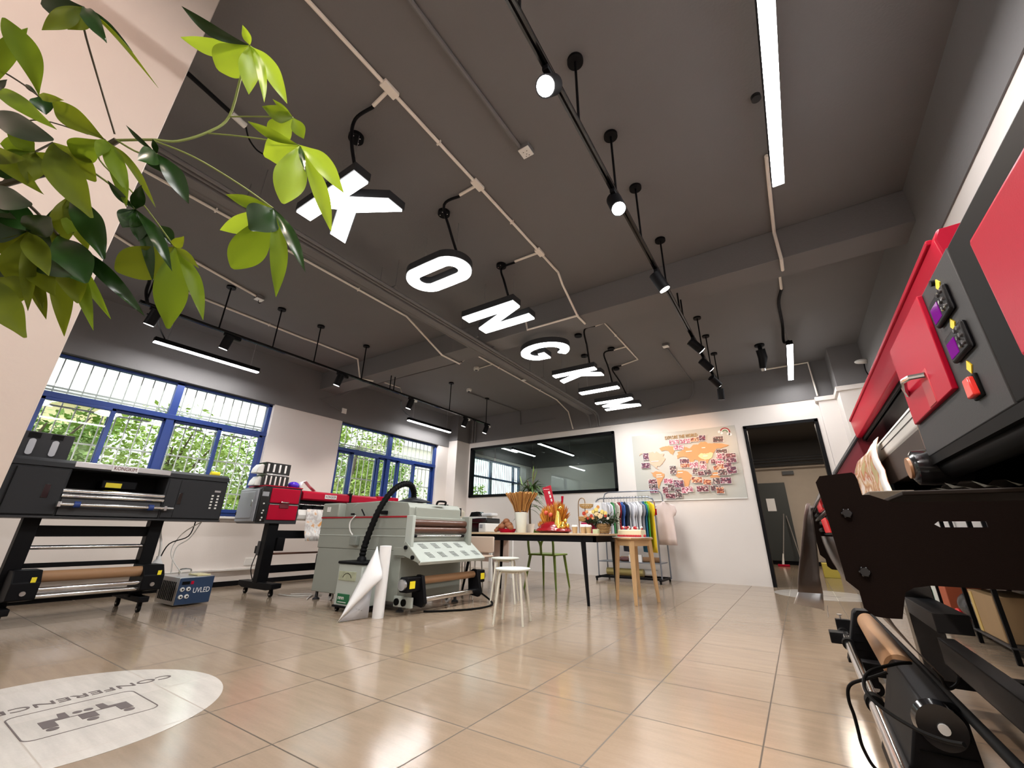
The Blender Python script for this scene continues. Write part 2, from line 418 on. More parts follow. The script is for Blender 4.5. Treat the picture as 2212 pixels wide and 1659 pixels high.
# ---- outside: ground, neighbouring houses, trees
tag(box('yard_ground', mat('yard', (.25, .26, .2), .9, var=.2), None, -40, -8.2, -15, 30, -2.6, -2.5), 'pale ground outside beyond the blue windows', 'ground')['kind'] = 'structure'
hs = thing('house', 'pale yellow house wall behind the tree, left through the near blue window', 'house', (-16, -1.5, -2.5))
MB().box(-18, -15, -9, 3.0, -2.5, 3.75).done('wall', mat('yellow_render', (.86, .74, .42), .8, var=.05), hs)
rf = MB().box(-18.3, -14.7, -9.3, 3.2, 3.75, 4.0).done('roof', mat('white_roof', (.8, .8, .78), .7), hs)
for yy in (-3.2, -.6):
    fr = MB().box(-15.02, -14.95, yy, yy+1.1, 1.2, 2.8).done('window', 'wpl', hs); box('pane', 'dark', fr, -14.96, -14.94, yy+.08, yy+1.02, 1.28, 2.72)
hs = thing('house', 'low cream tiled wall beyond the trees, right through the far blue window', 'house', (-18, 16, -2.5))
MB().box(-20, -17, 14, 21, -2.5, 5.0).done('wall', mat('cream_tile', (.78, .72, .6), .7, var=.06), hs)
MB().box(-20.2, -16.8, 13.8, 21.2, 5.0, 5.25).done('roof', 'wpl', hs)
leafm = mat('tree_leaf', (.20, .33, .05), .6, var=.5, vscale=.9, trans=0)
leafm2 = mat('tree_leaf_pale', (.33, .45, .09), .6, var=.4, vscale=.9)
bark = mat('bark', (.12, .09, .06), .9, var=.3)
def tree(x, y, h, rad, seed, lm, label):
    rnd = random.Random(seed); t = thing('tree', label, 'tree', (x, y, -2.5), 'trees outside the blue windows')
    b = MB(); b.tube([(x, y, -2.5), (x+.1, y+.05, h*.35), (x-.05, y-.1, h*.8)], [.13, .1, .03], 8); brs = []
    for i in range(9):
        a = rnd.uniform(0, 6.28); z = rnd.uniform(.25, .75)*h; q = (x+math.cos(a)*rad*.75, y+math.sin(a)*rad*.75, z+rnd.uniform(.2, .9))
        b.tube([(x, y, z-.4), ((x+q[0])/2, (y+q[1])/2, z), q], [.05, .03, .012], 6)
    b.done('trunk', bark, t)
    g = MB(); clumps = [(x+rnd.uniform(-1, 1)*rad*.8, y+rnd.uniform(-1, 1)*rad*.8, rnd.uniform(.2, 1.0)*h, rnd.uniform(.25, .5)*rad) for _ in range(44)]
    for cx, cy, cz, cr in clumps:
        for _ in range(150):
            d = Vector((rnd.gauss(0, 1), rnd.gauss(0, 1), rnd.gauss(0, 1))).normalized()*cr*rnd.uniform(.3, 1)
            p = Vector((cx, cy, cz))+d; a = Vector((rnd.gauss(0, 1), rnd.gauss(0, 1), rnd.gauss(0, .6))).normalized(); c = a.cross(Vector((rnd.gauss(0, 1), rnd.gauss(0, 1), 1))).normalized()
            s = rnd.uniform(.045, .085)
            g.face([p-a*s, p+c*s*.5, p+a*s, p-c*s*.5])
    g.done('foliage', lm, t, smooth=False)
tree(-10.6, 1.1, 2.7, 1.2, 1, leafm, 'dark bushy tree in front of the yellow house, leftmost outside')
tree(-11.6, 3.5, 2.9, 1.45, 2, leafm2, 'pale green tree behind the middle of the near blue window')
tree(-13.4, 6.4, 3.4, 1.4, 3, leafm, 'green tree at the right end of the near blue window')
tree(-10.9, 7.7, 3.5, 1.2, 4, leafm2, 'tree at the left end of the far blue window')
tree(-13.6, 10.4, 3.2, 1.6, 5, leafm, 'tree filling the middle of the far blue window')
tree(-10.8, 12.6, 2.4, 1.0, 6, leafm2, 'small tree at the right end of the far blue window')

# ---- conference room behind the inner window
struct(MB().box(-7.3, -7.2, YF+.15, 8.75, 0, 3.4).box(-7.3, -7.2, 11.3, 12, 0, 3.4).box(-7.3, -7.2, 8.75, 11.3, 0, 1.2).box(-7.3, -7.2, 8.75, 11.3, 2.72, 3.4).done('wall_conference_left', 'white', None))
struct(box('wall_conference_left_upper', 'ceil', None, -7.2, -7.17, YF+.15, 12, 2.8, 3.4))
struct(box('wall_conference_far', 'white', None, -7.3, -1.2, 12, 12.15, 0, 2.75))
struct(box('wall_conference_far_upper', 'ceil', None, -7.3, -1.2, 11.98, 12.15, 2.75, 3.4))
struct(box('wall_conference_right', 'white', None, -1.3, -1.15, YF+.15, 12, 0, 3.4))
struct(box('ceiling_conference', 'ceil', None, -7.3, -1.15, YF+.15, 12.15, 3.4, 3.5))
f = MB()
for y in (8.77, 9.75, 10.95, 11.27): f.box(-7.29, -7.22, y-.03, y+.03, 1.2, 2.72)
for z in (1.22, 2.2, 2.7): f.box(-7.29, -7.22, 8.75, 11.3, z-.025, z+.025)
w4 = struct(f.done('window_4', mat('grey_blue_frame', (.10, .14, .25), .4), None))
g = MB()
for i in range(24): g.box(-7.27, -7.26, 8.8+i*.105, 8.808+i*.105, 1.2, 2.72)
g.done('security_grille', 'dark', w4, smooth=False)
def striplamp(nm, label, p0, p1, wdt, group, glow='lamp', house='black', hang=None):
    p0, p1 = Vector(p0), Vector(p1); d = (p1-p0); ln = d.length; d.normalize(); s = d.cross(Vector((0, 0, 1))).normalized()
    c = (p0+p1)/2; t = thing(nm, label, 'ceiling lamp', c, group)
    Tm = Matrix(((s.x, d.x, 0, c.x), (s.y, d.y, 0, c.y), (s.z, d.z, 1, c.z), (0, 0, 0, 1)))
    b = MB(); b.T = Tm; b.box(-wdt/2, wdt/2, -ln/2, ln/2, .012, .07); b.done('housing', house, t, .003)
    b = MB(); b.T = Tm; b.box(-wdt/2+.003, wdt/2-.003, -ln/2+.006, ln/2-.006, -.004, .012); b.done('diffuser', glow, t, .002)
    if hang:
        for k in (-.4, .4):
            q = c+d*ln*k; MB().tube([q+Vector((0, 0, .07)), (q.x, q.y, hang)], .0025, 6).done('hanging_wire', 'steel', t)
    return t
striplamp('strip_light', 'hanging strip lamp seen through the black framed inner window, nearer and longer of two', (-5.5, 9.3, 3.0), (-5.5, 11.7, 3.0), .07, 'strip lamps in the room behind the inner window', hang=3.4)
striplamp('strip_light', 'small strip lamp seen through the inner window, left of the longer one', (-6.6, 9.9, 3.0), (-6.6, 11.2, 3.0), .06, 'strip lamps in the room behind the inner window', hang=3.4)

# ---- corridor beyond the doorway
struct(box('wall_corridor_left', 'corr', None, -1.1, -1.0, YF+.15, 14.3, 0, 3.4))
struct(box('wall_corridor_right', 'corr', None, 2.2, 2.3, YF+.15, 14.3, 0, 3.4))
struct(box('wall_corridor_far', 'corr', None, -1.1, 2.3, 14.2, 14.3, 0, 2.6))
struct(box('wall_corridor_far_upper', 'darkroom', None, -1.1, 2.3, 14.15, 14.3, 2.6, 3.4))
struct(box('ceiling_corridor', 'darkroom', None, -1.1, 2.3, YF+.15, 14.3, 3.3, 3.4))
struct(box('ceiling_corridor_beam', 'ceil', None, -1.0, 2.2, 10.2, 10.5, 3.0, 3.3))
struct(box('baseboard_corridor', 'black', None, -1.0, 2.2, 14.17, 14.2, 0, .1))
area('corridor_lamp', (.3, 11.8, 3.27), .5, .5, 30, (1, .88, .74))
c = thing('downlight', 'small round ceiling light in the corridor beyond the doorway', 'ceiling lamp', (-.02, 11.2, 3.28))
MB().lathe((-.02, 11.2, 3.27), [(.07, 0), (.07, .03)]).done('rim', 'wpl', c); MB().lathe((-.02, 11.2, 3.265), [(.05, 0), (.05, .006)]).done('lens', 'lampedge', c)
d = thing('corridor_door', 'dark grey door at the end of the corridor with a paper notice', 'door', (-.5, 14.15, 0))
MB().box(-.78, -.1, 14.12, 14.18, .1, 2.15).done('panel', 'ddoor', d); MB().box(-.63, -.42, 14.11, 14.12, 1.38, 1.72).done('notice', 'paper', d)
cc = thing('pipe_run', 'dark pipes and cables crossing the corridor wall under the ceiling', 'pipe', (.5, 14, 2.6))
for z in (2.62, 2.72, 2.80): MB().tube([(-.98, 13.9, z), (2.18, 13.9, z)], .025, 8).done('pipe', 'dark', cc)
tag(MB().box(-.1, .18, 14.12, 14.2, 2.36, 2.46).done('vent', 'dark', None), 'small dark vent high on the corridor wall', 'vent')
mo = thing('mop', 'mop with a grey handle and red head leaning in the doorway corridor', 'mop', (-.42, 13.4, 0))
MB().tube([(-.5, 13.4, .03), (-.27, 13.95, 1.3)], .013, 8).done('handle', 'steel', mo); MB().box(-.62, -.36, 13.32, 13.46, 0.0, .05).done('head', 'red', mo, .01); MB().tube([(-.5, 13.4, .04), (-.46, 13.5, .3)], [.03, .015], 8).done('socket', 'wpl', mo)
tag(MB().tube([(-.22, 14.05, 1.25), (-.08, 13.7, .01)], .014, 8).done('pole', 'steel', None), 'thin metal pole leaning beside the mop in the corridor', 'pole')
tag(box('yellow_carton', mat('yellow_carton', (.7, .55, .08), .6), None, .25, .5, 10.5, 10.8, 0, .25, .004), 'yellow box on the corridor floor behind the black machine plate', 'box')

# ---- projected logos, their light painted as pale flat discs on the floor
def disc(nm, cx, cy, r, label):
    b = MB(); b.lathe((cx, cy, 0), [(r, .0005), (r, .0018)], 96)
    return b
t = thing('projected_logo', 'projected light circle reading CONFERENCE with an icon of people, painted as floor disc, lower left', 'projected logo', (-2.885, .74, 0))
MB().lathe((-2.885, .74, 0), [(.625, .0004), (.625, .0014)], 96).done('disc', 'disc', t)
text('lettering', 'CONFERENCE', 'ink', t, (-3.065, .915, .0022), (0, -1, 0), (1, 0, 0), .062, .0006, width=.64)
ic = MB()
def sl(x, y): return (x, y)
rr = []
for cx_, cy_, a0 in ((-2.635, .97, 0), (-2.905, .97, 90), (-2.905, .66, 180), (-2.635, .66, 270)):
    pass
def rrect(x0, x1, y0, y1, r, n=6):
    out = []
    for cx_, cy_, a0 in ((x1-r, y1-r, 0), (x0+r, y1-r, 90), (x0+r, y0+r, 180), (x1-r, y0+r, 270)):
        for k in range(n+1):
            a = R(a0+90*k/n); out.append((cx_+r*math.cos(a), cy_+r*math.sin(a)))
    return out
MB().ring(rrect(-2.965, -2.595, .615, 1.04, .04), rrect(-2.960, -2.600, .620, 1.035, .037), 'z', .0016, .0024).done('border', 'ink', t)
MB().box(-2.778, -2.772, .70, .95, .0016, .0024).done('icon_table', 'ink', t)
for yy, s in ((.71, 1), (.83, 0), (.95, -1)):
    b = MB()
    b.lathe((-2.675, yy, 0), [(.019, .0016), (.019, .0026)], 20)
    if s: b.prism([(-2.70, yy-.022), (-2.70, yy+.022), (-2.775, yy+.022*1.0), (-2.775, yy+s*.07), (-2.86, yy+s*.07), (-2.86, yy+s*.045), (-2.80, yy+s*.04), (-2.80, yy-.022)] if s > 0 else [(-2.70, yy+.022), (-2.70, yy-.022), (-2.775, yy-.022), (-2.775, yy-.07), (-2.86, yy-.07), (-2.86, yy-.045), (-2.80, yy-.04), (-2.80, yy+.022)], 'z', .0016, .0026)
    else:
        b.box(-2.768, -2.70, yy-.027, yy+.027, .0016, .0026)
        for e in (-.018, .018): MB().lathe((-2.82, yy+e, 0), [(.016, .0016), (.016, .0026)], 16).done('icon_foot', 'ink', t)
    b.done('icon_person', 'ink', t)
t = thing('projected_logo', 'pale circle of projected light, painted as a floor disc, before the corridor doorway', 'projected logo', (.12, 7.5, 0))
MB().lathe((.12, 7.5, 0), [(.58, .0004), (.58, .0014)], 96).done('disc', 'disc', t)  # second projected logo, its light painted as a pale disc
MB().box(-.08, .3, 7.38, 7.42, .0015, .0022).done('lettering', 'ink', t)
# ------------------------------------------------------------------ strip lamps of the room
GL = 'strip lamps of the main room'
striplamp('strip_light', 'long white strip lamp nearest the camera at top right', (.345, .75, 3.19), (.352, 3.0, 3.19), .08, GL, hang=ZC)
striplamp('strip_light', 'white strip lamp hanging by the white pipe near the doorway wall', (.37, 6.28, 3.19), (.36, 7.88, 3.19), .08, GL, hang=ZC)
striplamp('strip_light', 'strip lamp in front of the grey wall over the near blue window', (-6.53, 1.44, 3.0), (-6.53, 2.74, 3.0), .07, GL, hang=ZC)
striplamp('strip_light', 'strip lamp over the far blue window', (-6.70, 5.95, 3.0), (-6.70, 7.32, 3.0), .07, GL, hang=ZC)
for i, (x, y) in enumerate(((.35, -.9), (-2.4, -1.6), (-5, -1.6))):  # added lamps with housings, unseen behind the camera, to fill the room
    striplamp('strip_light', 'added fill lamp on the ceiling, unseen behind the camera, '+('on the right', 'in the middle', 'on the left')[i], (x, y-.7, 3.19), (x, y+.7, 3.19), .08, GL, hang=ZC)
    area('strip_tube', (x, y, 3.175), .08, 1.4, 28, (1, .97, .95))  # light of the added fill lamps
# light thrown by the strip lamps themselves (their tubes)
for p, ln, e in (((.348, 1.9, 3.175), 2.2, 30), ((.365, 7.08, 3.175), 1.55, 9), ((-6.53, 2.09, 2.985), 1.25, 12), ((-6.70, 6.63, 2.985), 1.3, 9)):
    area('strip_tube', p, .06, ln, e, (1, .98, .97))
# ------------------------------------------------------------------ letter lamps
def poly_letter(ch):
    """outlines: u along reading direction 0..w, v up 0..1 (height)"""
    s = .2
    if ch == 'K': return [[(0, 0), (.17, 0), (.17, .36), (.23, .43), (.43, 0), (.64, 0), (.37, .55), (.64, 1), (.44, 1), (.17, .64), (.17, 1), (0, 1)]], .64
    if ch == 'N': return [[(0, 0), (s, 0), (s, .68), (.5, 0), (.72, 0), (.72, 1), (.52, 1), (.52, .34), (.22, 1), (0, 1)]], .72
    if ch == 'I': return [[(0, 0), (s, 0), (s, 1), (0, 1)]], .2
    if ch == 'M': return [[(0, 0), (.14, 0), (.15, .60), (.40, .06), (.52, .06), (.77, .60), (.78, 0), (.92, 0), (.92, 1), (.74, 1), (.46, .38), (.18, 1), (0, 1)]], .92
LX = -2.40; LH = .68; LZ = 3.0
def letter(ch, y0, y1, label, mount):
    t = thing('letter_lamp', label, 'letter lamp', (LX, (y0+y1)/2, LZ), 'letters of the hanging word KONGKIM')
    def build(off, a, b):
        g = MB()
        if ch in 'OG':
            cy, hw = (y0+y1)/2, (y1-y0)/2; n = 40
            def ov(k, hwk, hh, st):
                out = []
                for i in range(n):
                    a_ = 2*math.pi*i/n; u = math.cos(a_); v = math.sin(a_); 
                    out.append((u*hwk, (v*hwk if not st else v*hwk)+(hh-hwk)*(1 if v > 1e-6 else -1 if v < -1e-6 else 0)))
                return [(LX+q[1], cy+q[0]) for q in out]
            if ch == 'O': g.ring(ov(0, hw+off, LH/2+off, 1), ov(0, hw-.115-off, LH/2-.115-off, 1), 'z', a, b)
            else:
                ro, ri = LH/2+off, LH/2-.12-off; sc = hw/(LH/2); ang = [R(38+off*-30+(322-38)*i/30) for i in range(31)]
                P = [(LX+ro*math.sin(q), cy+ro*sc*math.cos(q)) for q in ang]+[(LX+ri*math.sin(q), cy+(ri*sc-.02)*math.cos(q)) for q in reversed(ang)]
                # G: arc with a bar into the middle
                P = P[:31]+[(LX-.03+off, cy+hw*.86+off), (LX-.03+off, cy+.03-off), (LX-.12-off, cy+.03-off), (LX-.12-off, cy+hw*.5)]+P[32:]
                g.prism(P, 'z', a, b)
        else:
            ps, w = poly_letter(ch)
            for p in ps:
                q = [(LX-LH/2+v*LH, y0+u/w*(y1-y0)) for u, v in p]
                if off:
                    A = sum(q[i][0]*q[(i+1) % len(q)][1]-q[(i+1) % len(q)][0]*q[i][1] for i in range(len(q))); sg = 1 if A > 0 else -1; o2 = []
                    for i in range(len(q)):
                        p0 = Vector(q[i-1]); p1 = Vector(q[i]); p2 = Vector(q[(i+1) % len(q)])
                        n1 = Vector(((p1-p0).y, -(p1-p0).x)).normalized()*sg; n2 = Vector(((p2-p1).y, -(p2-p1).x)).normalized()*sg
                        b_ = n1+n2; b_ = b_/max(b_.length_squared/2, .5) if b_.length > .1 else n1
                        o2.append(tuple(p1+b_*off))
                    q = o2
                g.prism(q, 'z', a, b)
        return g
    build(.008, LZ+.012, LZ+.085).done('housing', 'dark', t, smooth=False)
    build(0, LZ-.004, LZ+.012).done('diffuser', 'lampsign', t, smooth=False)
    m = Vector(mount); ym = (y0+y1)/2 if ch != 'K' else y0+.06
    e = Vector((LX+LH*.36, y0+.08 if ch in 'KNM' else ym, LZ+.08))
    MB().tube(smoothpath([m, m+Vector((-.16, -.02, -.03)), (m+e)/2+Vector((-.06, -.06, -.02)), e], 6), .012, 8).done('cable', 'black', t)
    for k in (-.3, .3): MB().tube([(LX+k*LH, ym, LZ+.08), (LX+k*LH, ym, ZC)], .0018, 6).done('hanging_wire', 'steel', t)
    return t
LT = [('K', 1.13, 1.55, 'first letter K, nearest the camera, of the glowing ceiling word'), ('O', 2.12, 2.50, 'glowing letter O hanging second in the ceiling word'),
      ('N', 3.06, 3.50, 'glowing letter N hanging third, after the O'), ('G', 4.10, 4.60, 'glowing letter G hanging fourth, just past the ceiling beam'),
      ('K', 5.20, 5.58, 'second letter K of the ceiling word, between the G and the I'), ('I', 6.16, 6.28, 'glowing straight letter I, sixth in the ceiling word'),
      ('M', 6.86, 7.44, 'glowing letter M, farthest of the ceiling word')]
mounts = [at(806, 231, Z=3.49), at(993, 424, Z=3.49), at(1112, 567, Z=3.49), at(1197, 716, Z=3.49), at(1286, 704, Z=3.49), at(1326, 756, Z=3.49), at(1342, 790, Z=3.49)]
for (c_, a_, b_, l_), m_ in zip(LT, mounts): letter(c_, a_, b_, l_, m_)
for p, ln in ((LX, 1.35), (LX, 2.3), (LX, 3.3), (LX, 4.35), (LX, 5.4), (LX, 6.2), (LX, 7.15)):
    area('letter_tube', (p, ln, LZ-.02), .5, .18, 10, (1, .99, .97))
# ceiling cups
cup = None
for k, (px_, py_) in enumerate(((770, 295), (959, 458), (1083, 572), (1181, 717), (1249, 723), (1262, 767), (1320, 752), (1331, 795), (1632, 208))):
    q = at(px_, py_, Z=ZC)
    names = ['by the first letter K', 'by the letter O', 'by the letter N', 'left of the white tee above the letter G', 'right above the letter G', 'above the second letter K', 'between the two branching white pipes', 'above the letter M', 'left of the long strip lamp']
    r_ = .055 if k < 8 else .03
    b = MB().lathe(q, [(r_, -.03), (r_, 0)], 20)
    o = b.done('ceiling_cup', 'black' if k < 8 else 'dark', None)
    tag(o, 'round black ceiling cup '+names[k], 'ceiling cup', 'ceiling cups')
    if k < 4:
        for j in range(4):
            a_ = j*1.57+.4; MB().ball((q.x+.034*math.cos(a_), q.y+.034*math.sin(a_), ZC-.031), .006, u=8, w=5).done('screw', 'chrome', o)
# ------------------------------------------------------------------ track rails
def track(nm, x, y0, y1, rods, z, label, grp, beamrods=()):
    t = thing(nm, label, 'lighting track', (x, (y0+y1)/2, z), grp)
    b = MB().box(x-.018, x-.006, y0, y1, z, z+.03).box(x+.006, x+.018, y0, y1, z, z+.03).box(x-.018, x+.018, y0, y1, z+.022, z+.03); b.done('rail', 'blackgloss', t)
    for y in rods:
        top = 3.19 if y in beamrods else ZC
        r_ = MB().tube([(x, y, z+.03), (x, y, top)], .0085, 8).done('suspension_rod', 'black', t)
        if y not in beamrods: MB().lathe((x, y, top), [(.05, -.022), (.05, 0)], 20).done('ceiling_rose', 'black', r_)
    return t
TZ = 2.925
track('lighting_track', -.63, -1.2, 6.95, (-.2, .95, 1.59, 2.20, 2.78, 3.57, 4.12, 4.28, 5.45, 6.10, 6.85), TZ, 'black lighting track with lit spotlights, right of the hanging letters', 'suspended lighting tracks', (4.12, 4.28))
track('lighting_track', -5.27, .95, 7.0, (1.0, 1.68, 2.30, 2.87, 3.66, 4.22, 4.30, 5.69, 6.87), TZ, 'black lighting track hung along the windows on the left', 'suspended lighting tracks', (4.22, 4.30))
def head(x, y, label, aim, grp, lit, n=1., side=0, pl=True):
    z = TZ; aim = Vector(aim).normalized(); t = thing('track_spotlight', label, 'spotlight', (x, y, z-.02), grp)
    MB().box(x-.017, x+.017, y-.055, y+.055, z-.03, z).done('track_adapter', 'black', t, .003)
    if side: MB().box(x-.02, x+.02, y+.05, y+.13, z-.045, z-.005).done('driver_box', 'wpl' if side == 2 else 'black', t, .003)
    p = Vector((x, y, z-.03)); q = p+Vector((0, 0, -.05)); c = q+aim*.0
    MB().tube([p, q, ], .013, 8).done('stem', 'black', t)
    h = MB(); up = aim.cross(Vector((1, 0, 0))).normalized()
    a0 = q-aim*.06; a1 = q+aim*.11
    h.tube([a0-aim*.004, a0, a1], [.036, .05, .05], 24); h.done('lamp_head', 'black', t)
    MB().tube([a1, a1+aim*.004], [.043, .043], 20).done('lens', 'steel' if not lit else 'lampedge' if lit == 3 else 'bulb', t)
    return a1+aim*.02
PINK = (1, .80, .66)
RG = 'spotlights on the right track'; LG = 'spotlights on the left track'
aims = []
for y, lab, aim, lit in ((1.24, 'nearest lit spotlight on the right track', (.05, -.55, -.8), 1), (2.16, 'second lit spotlight on the right track', (.25, -.35, -.85), 1),
                    (3.22, 'third lit spotlight on the right track, just before the beam', (.35, .25, -.9), 1), (4.78, 'fourth spotlight of the right track, first after the beam', (.55, .55, -.6), 2),
                    (5.46, 'fifth spotlight of the right track', (.5, .62, -.6), 2), (6.2, 'sixth spotlight of the right track, tilted to the map', (.45, .7, -.55), 2), (6.85, 'last spotlight at the end of the right track', (-.1, .3, -.9), 0)):
    p = head(-.63, y, lab, aim, RG, lit); a = Vector(aim)
    if lit == 1: spot('track_beam', p, p+a, 55, PINK, R(75), .8)
    if lit == 2: aims.append((p, a))
spot('map_beam', aims[0][0], (-1.5, 8.1, 2.1), 42, (1, .52, .25), R(34), .9); spot('map_beam', aims[1][0], (-1.4, 8.1, 2.35), 42, (1, .52, .25), R(38), .9)
spot('map_beam', aims[2][0], (-1.3, 8.1, 2.0), 30, (1, .62, .36), R(50), .9)
for y, lab, sd in ((1.1, 'black spotlight nearest the column on the left track', 0), (1.80, 'black spotlight over the left end of the near strip lamp', 1), (3.30, 'third black spotlight on the left track, before the beam', 1),
               (4.70, 'fourth black spotlight on the left track, after the beam', 2), (6.18, 'fifth black spotlight on the left track', 2), (6.88, 'last black spotlight at the end of the left track', 2)):
    p = head(-5.27, y, lab, (-.32, -.10, -.94), LG, 3, side=sd); spot('track_beam', p, p+Vector((-.60, .05, -.8)), 42, (1, .90, .82), R(72), .8)
# added warm fill: unseen spots behind the camera, extra beam by the left track
spot('track_beam', (-.59, -.42, 2.72), (.1, 1.9, 0), 60, PINK, R(70), .9)  # added fill beam, unseen behind the camera
spot('track_beam', (-5.27, 1.1, 2.8), (-3.4, .9, 0), 30, PINK, R(70), .9)  # added fill beam by the left track
head(-.63, -.5, 'added unseen spotlight on the right track just behind the camera', (.25, .6, -.75), RG, 3); head(-.63, -.9, 'added unseen spotlight on the right track turned to the white column', (-.75, .35, -.5), RG, 3)  # added heads, out of view, to carry the fill beams
spot('column_fill_light', (-.75, -.84, 2.76), (-1.9, -.3, 2.1), 20, (1, .72, .62), R(90), .9)  # added fill light that brightens the column
# ------------------------------------------------------------------ conduits
def pipe(nm, pts, r, m, label, grp=None, sm=True, clips=0):
    pts = [Vector((p[0], p[1], min(p[2], ZC-r))) for p in pts]
    o = MB().tube(smoothpath(pts, 5) if sm else pts, r, 8).done(nm, m, None)
    tag(o, label, 'pipe', grp)
    if clips:
        P = [Vector(p) for p in pts]
        for k in range(len(P)-1):
            n = int((P[k+1]-P[k]).length/clips)
            for i in range(n):
                c = P[k].lerp(P[k+1], (i+.5)/n); MB().box(c.x-.018, c.x+.018, c.y-.006, c.y+.006, c.z-r-.003, c.z+.02).done('clip', m, o)
    return o
CG = 'pipes on the ceiling'
z_ = ZC-.016
ppx = [(668, -20), (680, 0), (845, 190), (1030, 400), (1165, 545), (1207, 588)]
P = [at(x, y, Z=z_) for x, y in ppx]
Q = [Vector((P[0].x, -1.0, z_))]+P[1:]+[Vector((-1.742, 3.6, 3.4)), Vector((-1.742, 3.99, 3.17)), Vector((-1.73, 4.2, 3.17))]
Q = [Vector((-1.745, q.y, q.z)) for q in Q]
main = pipe('conduit', Q, .013, 'conduit', 'white conduit feeding the letter lamps, running along the ceiling to the beam', CG, sm=False, clips=.9)
for k, (px_, m_) in enumerate(zip(((845, 190), (1030, 400), (1165, 545)), mounts)):
    y = at(px_[0], px_[1], Z=z_).y
    MB().tube([(-1.745, y, z_), (m_.x, m_.y, z_)], .013, 8).done('branch_pipe', 'conduit', main)
    MB().box(-1.775, -1.715, y-.06, y+.06, z_-.016, z_+.014).done('tee_joint', 'conduit', main, .004)
MB().tube([(-1.742, 4.0, 3.19), (mounts[3].x, 4.0, 3.19), (mounts[3].x-.05, 4.02, 3.4)], .013, 8).done('branch_pipe', 'conduit', main)
b0 = at(1305, 697, Z=z_); b1 = at(1356, 748, Z=z_); b2 = at(1384, 775, Z=z_); b3 = at(1343, 789, Z=z_)
xx = b0.x
pp = pipe('conduit', [mounts[4], b0, (xx, b1.y, z_), (xx, b2.y, z_), b3], .012, 'conduit', 'white conduit behind the beam feeding the letters K I M', CG, sm=False, clips=.8)
MB().tube([(xx, b1.y, z_), mounts[5]], .012, 8).done('branch_pipe', 'conduit', pp)
pipe('conduit', [(.33, 3.0, z_), (.33, 3.3, z_), (.335, 4.0, z_-.02), (.335, 4.0, 3.17), (.34, 4.2, 3.17)], .015, 'conduit', 'white conduit from the long strip lamp down over the beam', CG, sm=False)
q0 = at(1684, 592, Z=z_); q1 = at(1688, 624, Z=z_); q2 = at(1682, 655, Z=z_); q3 = at(1693, 738, Z=3.3)
pipe('conduit', [(.26, 4.36, z_), q0, q1], .015, 'conduit', 'short white conduit behind the beam above the doorway lamp', CG, sm=False)
pipe('cable', [q1, q2, at(1690, 700, Z=z_), q3, (.37, 6.3, 3.26)], .018, 'black', 'black flexible cable dropping to the doorway strip lamp', 'cables')
pipe('conduit', [at(1652, 794, Y=8.05), at(1695, 786, Y=8.05), at(1745, 783, Y=8.05), at(1766, 855, Y=8.05)], .014, 'conduit', 'white conduit bending down on the grey wall beside the doorway lamp', CG, sm=False)
pipe('conduit', [at(1440, 752, Z=z_), at(1475, 800, Z=z_), (at(1495, 822, Y=8.07)), at(1497, 850, Y=8.07), at(1490, 862, Y=8.07), at(1400, 885, Y=8.07)], .012, 'ceil', 'grey painted conduit from the small ceiling box down to the far wall', CG, sm=False)
pipe('conduit', [(at(885, 0, Z=z_).x, -1, z_), at(885, 0, Z=z_), at(1122, 318, Z=z_)], .016, 'ceil', 'grey painted conduit ending at the ceiling socket', CG, sm=False)
# grey pipe bundle passing straight under the beam
for i, (x, r_, lab) in enumerate(((-3.15, .018, 'thin grey pipe, rightmost of the painted bundle under the beam'), (-3.36, .02, 'thin grey pipe, leftmost of the painted bundle under the beam'), (-3.20, .014, 'thinnest grey pipe beside the cable tray of the bundle'))):
    pipe('ceiling_pipe', [(x, .2, 3.15), (x, 7.86, 3.15), (x, 8.0, 3.11), (x, 8.06, 2.98), (x, 8.06, 2.885)], r_, 'ceil', lab, 'grey pipe bundle', sm=False)
ct = tag(MB().box(-3.33, -3.23, .2, 7.95, 3.125, 3.175).done('cable_tray', 'ceil', None, .004), 'flat grey cable tray in the pipe bundle running under the ceiling beam', 'cable tray')
for y in (1.0, 2.4, 3.8, 4.19, 5.6, 7.0):
    MB().box(-3.40, -3.11, y-.015, y+.015, 3.175, 3.185).done('hanger_strap', 'ceil', ct)
    for x in (-3.39, -3.12): MB().tube([(x, y, 3.18), (x, y, 3.19 if y == 4.19 else ZC)], .004, 6).done('hanger_rod', 'ceil', ct)
x_ = -3.97
o = pipe('conduit', [(x_, .2, ZC-.02), (x_, 3.3, ZC-.02), (x_+.05, 3.99, 3.17), (x_+.05, 4.38, 3.17), (x_, 4.75, ZC-.02), (x_, 7.7, ZC-.02), (x_+.1, 8.06, 3.3), (x_+.2, 8.06, 2.89)], .013, 'conduit', 'thin white conduit along the grey pipe bundle', CG, sm=False, clips=1.4)
pipe('conduit', [(x_, 5.3, ZC-.02), (-4.3, 5.33, ZC-.02)], .009, 'conduit', 'short white conduit to the smoke detector', CG, sm=False)
pipe('conduit', [at(290, 596, Z=z_), (-5.85, .9, z_), (-5.85, 2.95, z_), (-5.82, 3.2, z_), (-5.8, 3.9, z_-.01), (-5.8, 4.0, 3.17), (-5.7, 4.2, 3.17)], .014, 'conduit', 'white conduit along the ceiling above the left lighting track', CG, sm=False, clips=.8)
pipe('conduit', [at(412, 560, Z=z_), at(556, 641, Z=z_)], .014, 'conduit', 'short white conduit ending at the ceiling box with a hook, left', CG, sm=False)
pipe('conduit', [at(235, 500, Z=z_), at(330, 560, Z=z_), at(420, 590, Z=z_)], .014, 'conduit', 'white conduit behind the plant leaves by the column', CG, sm=False)
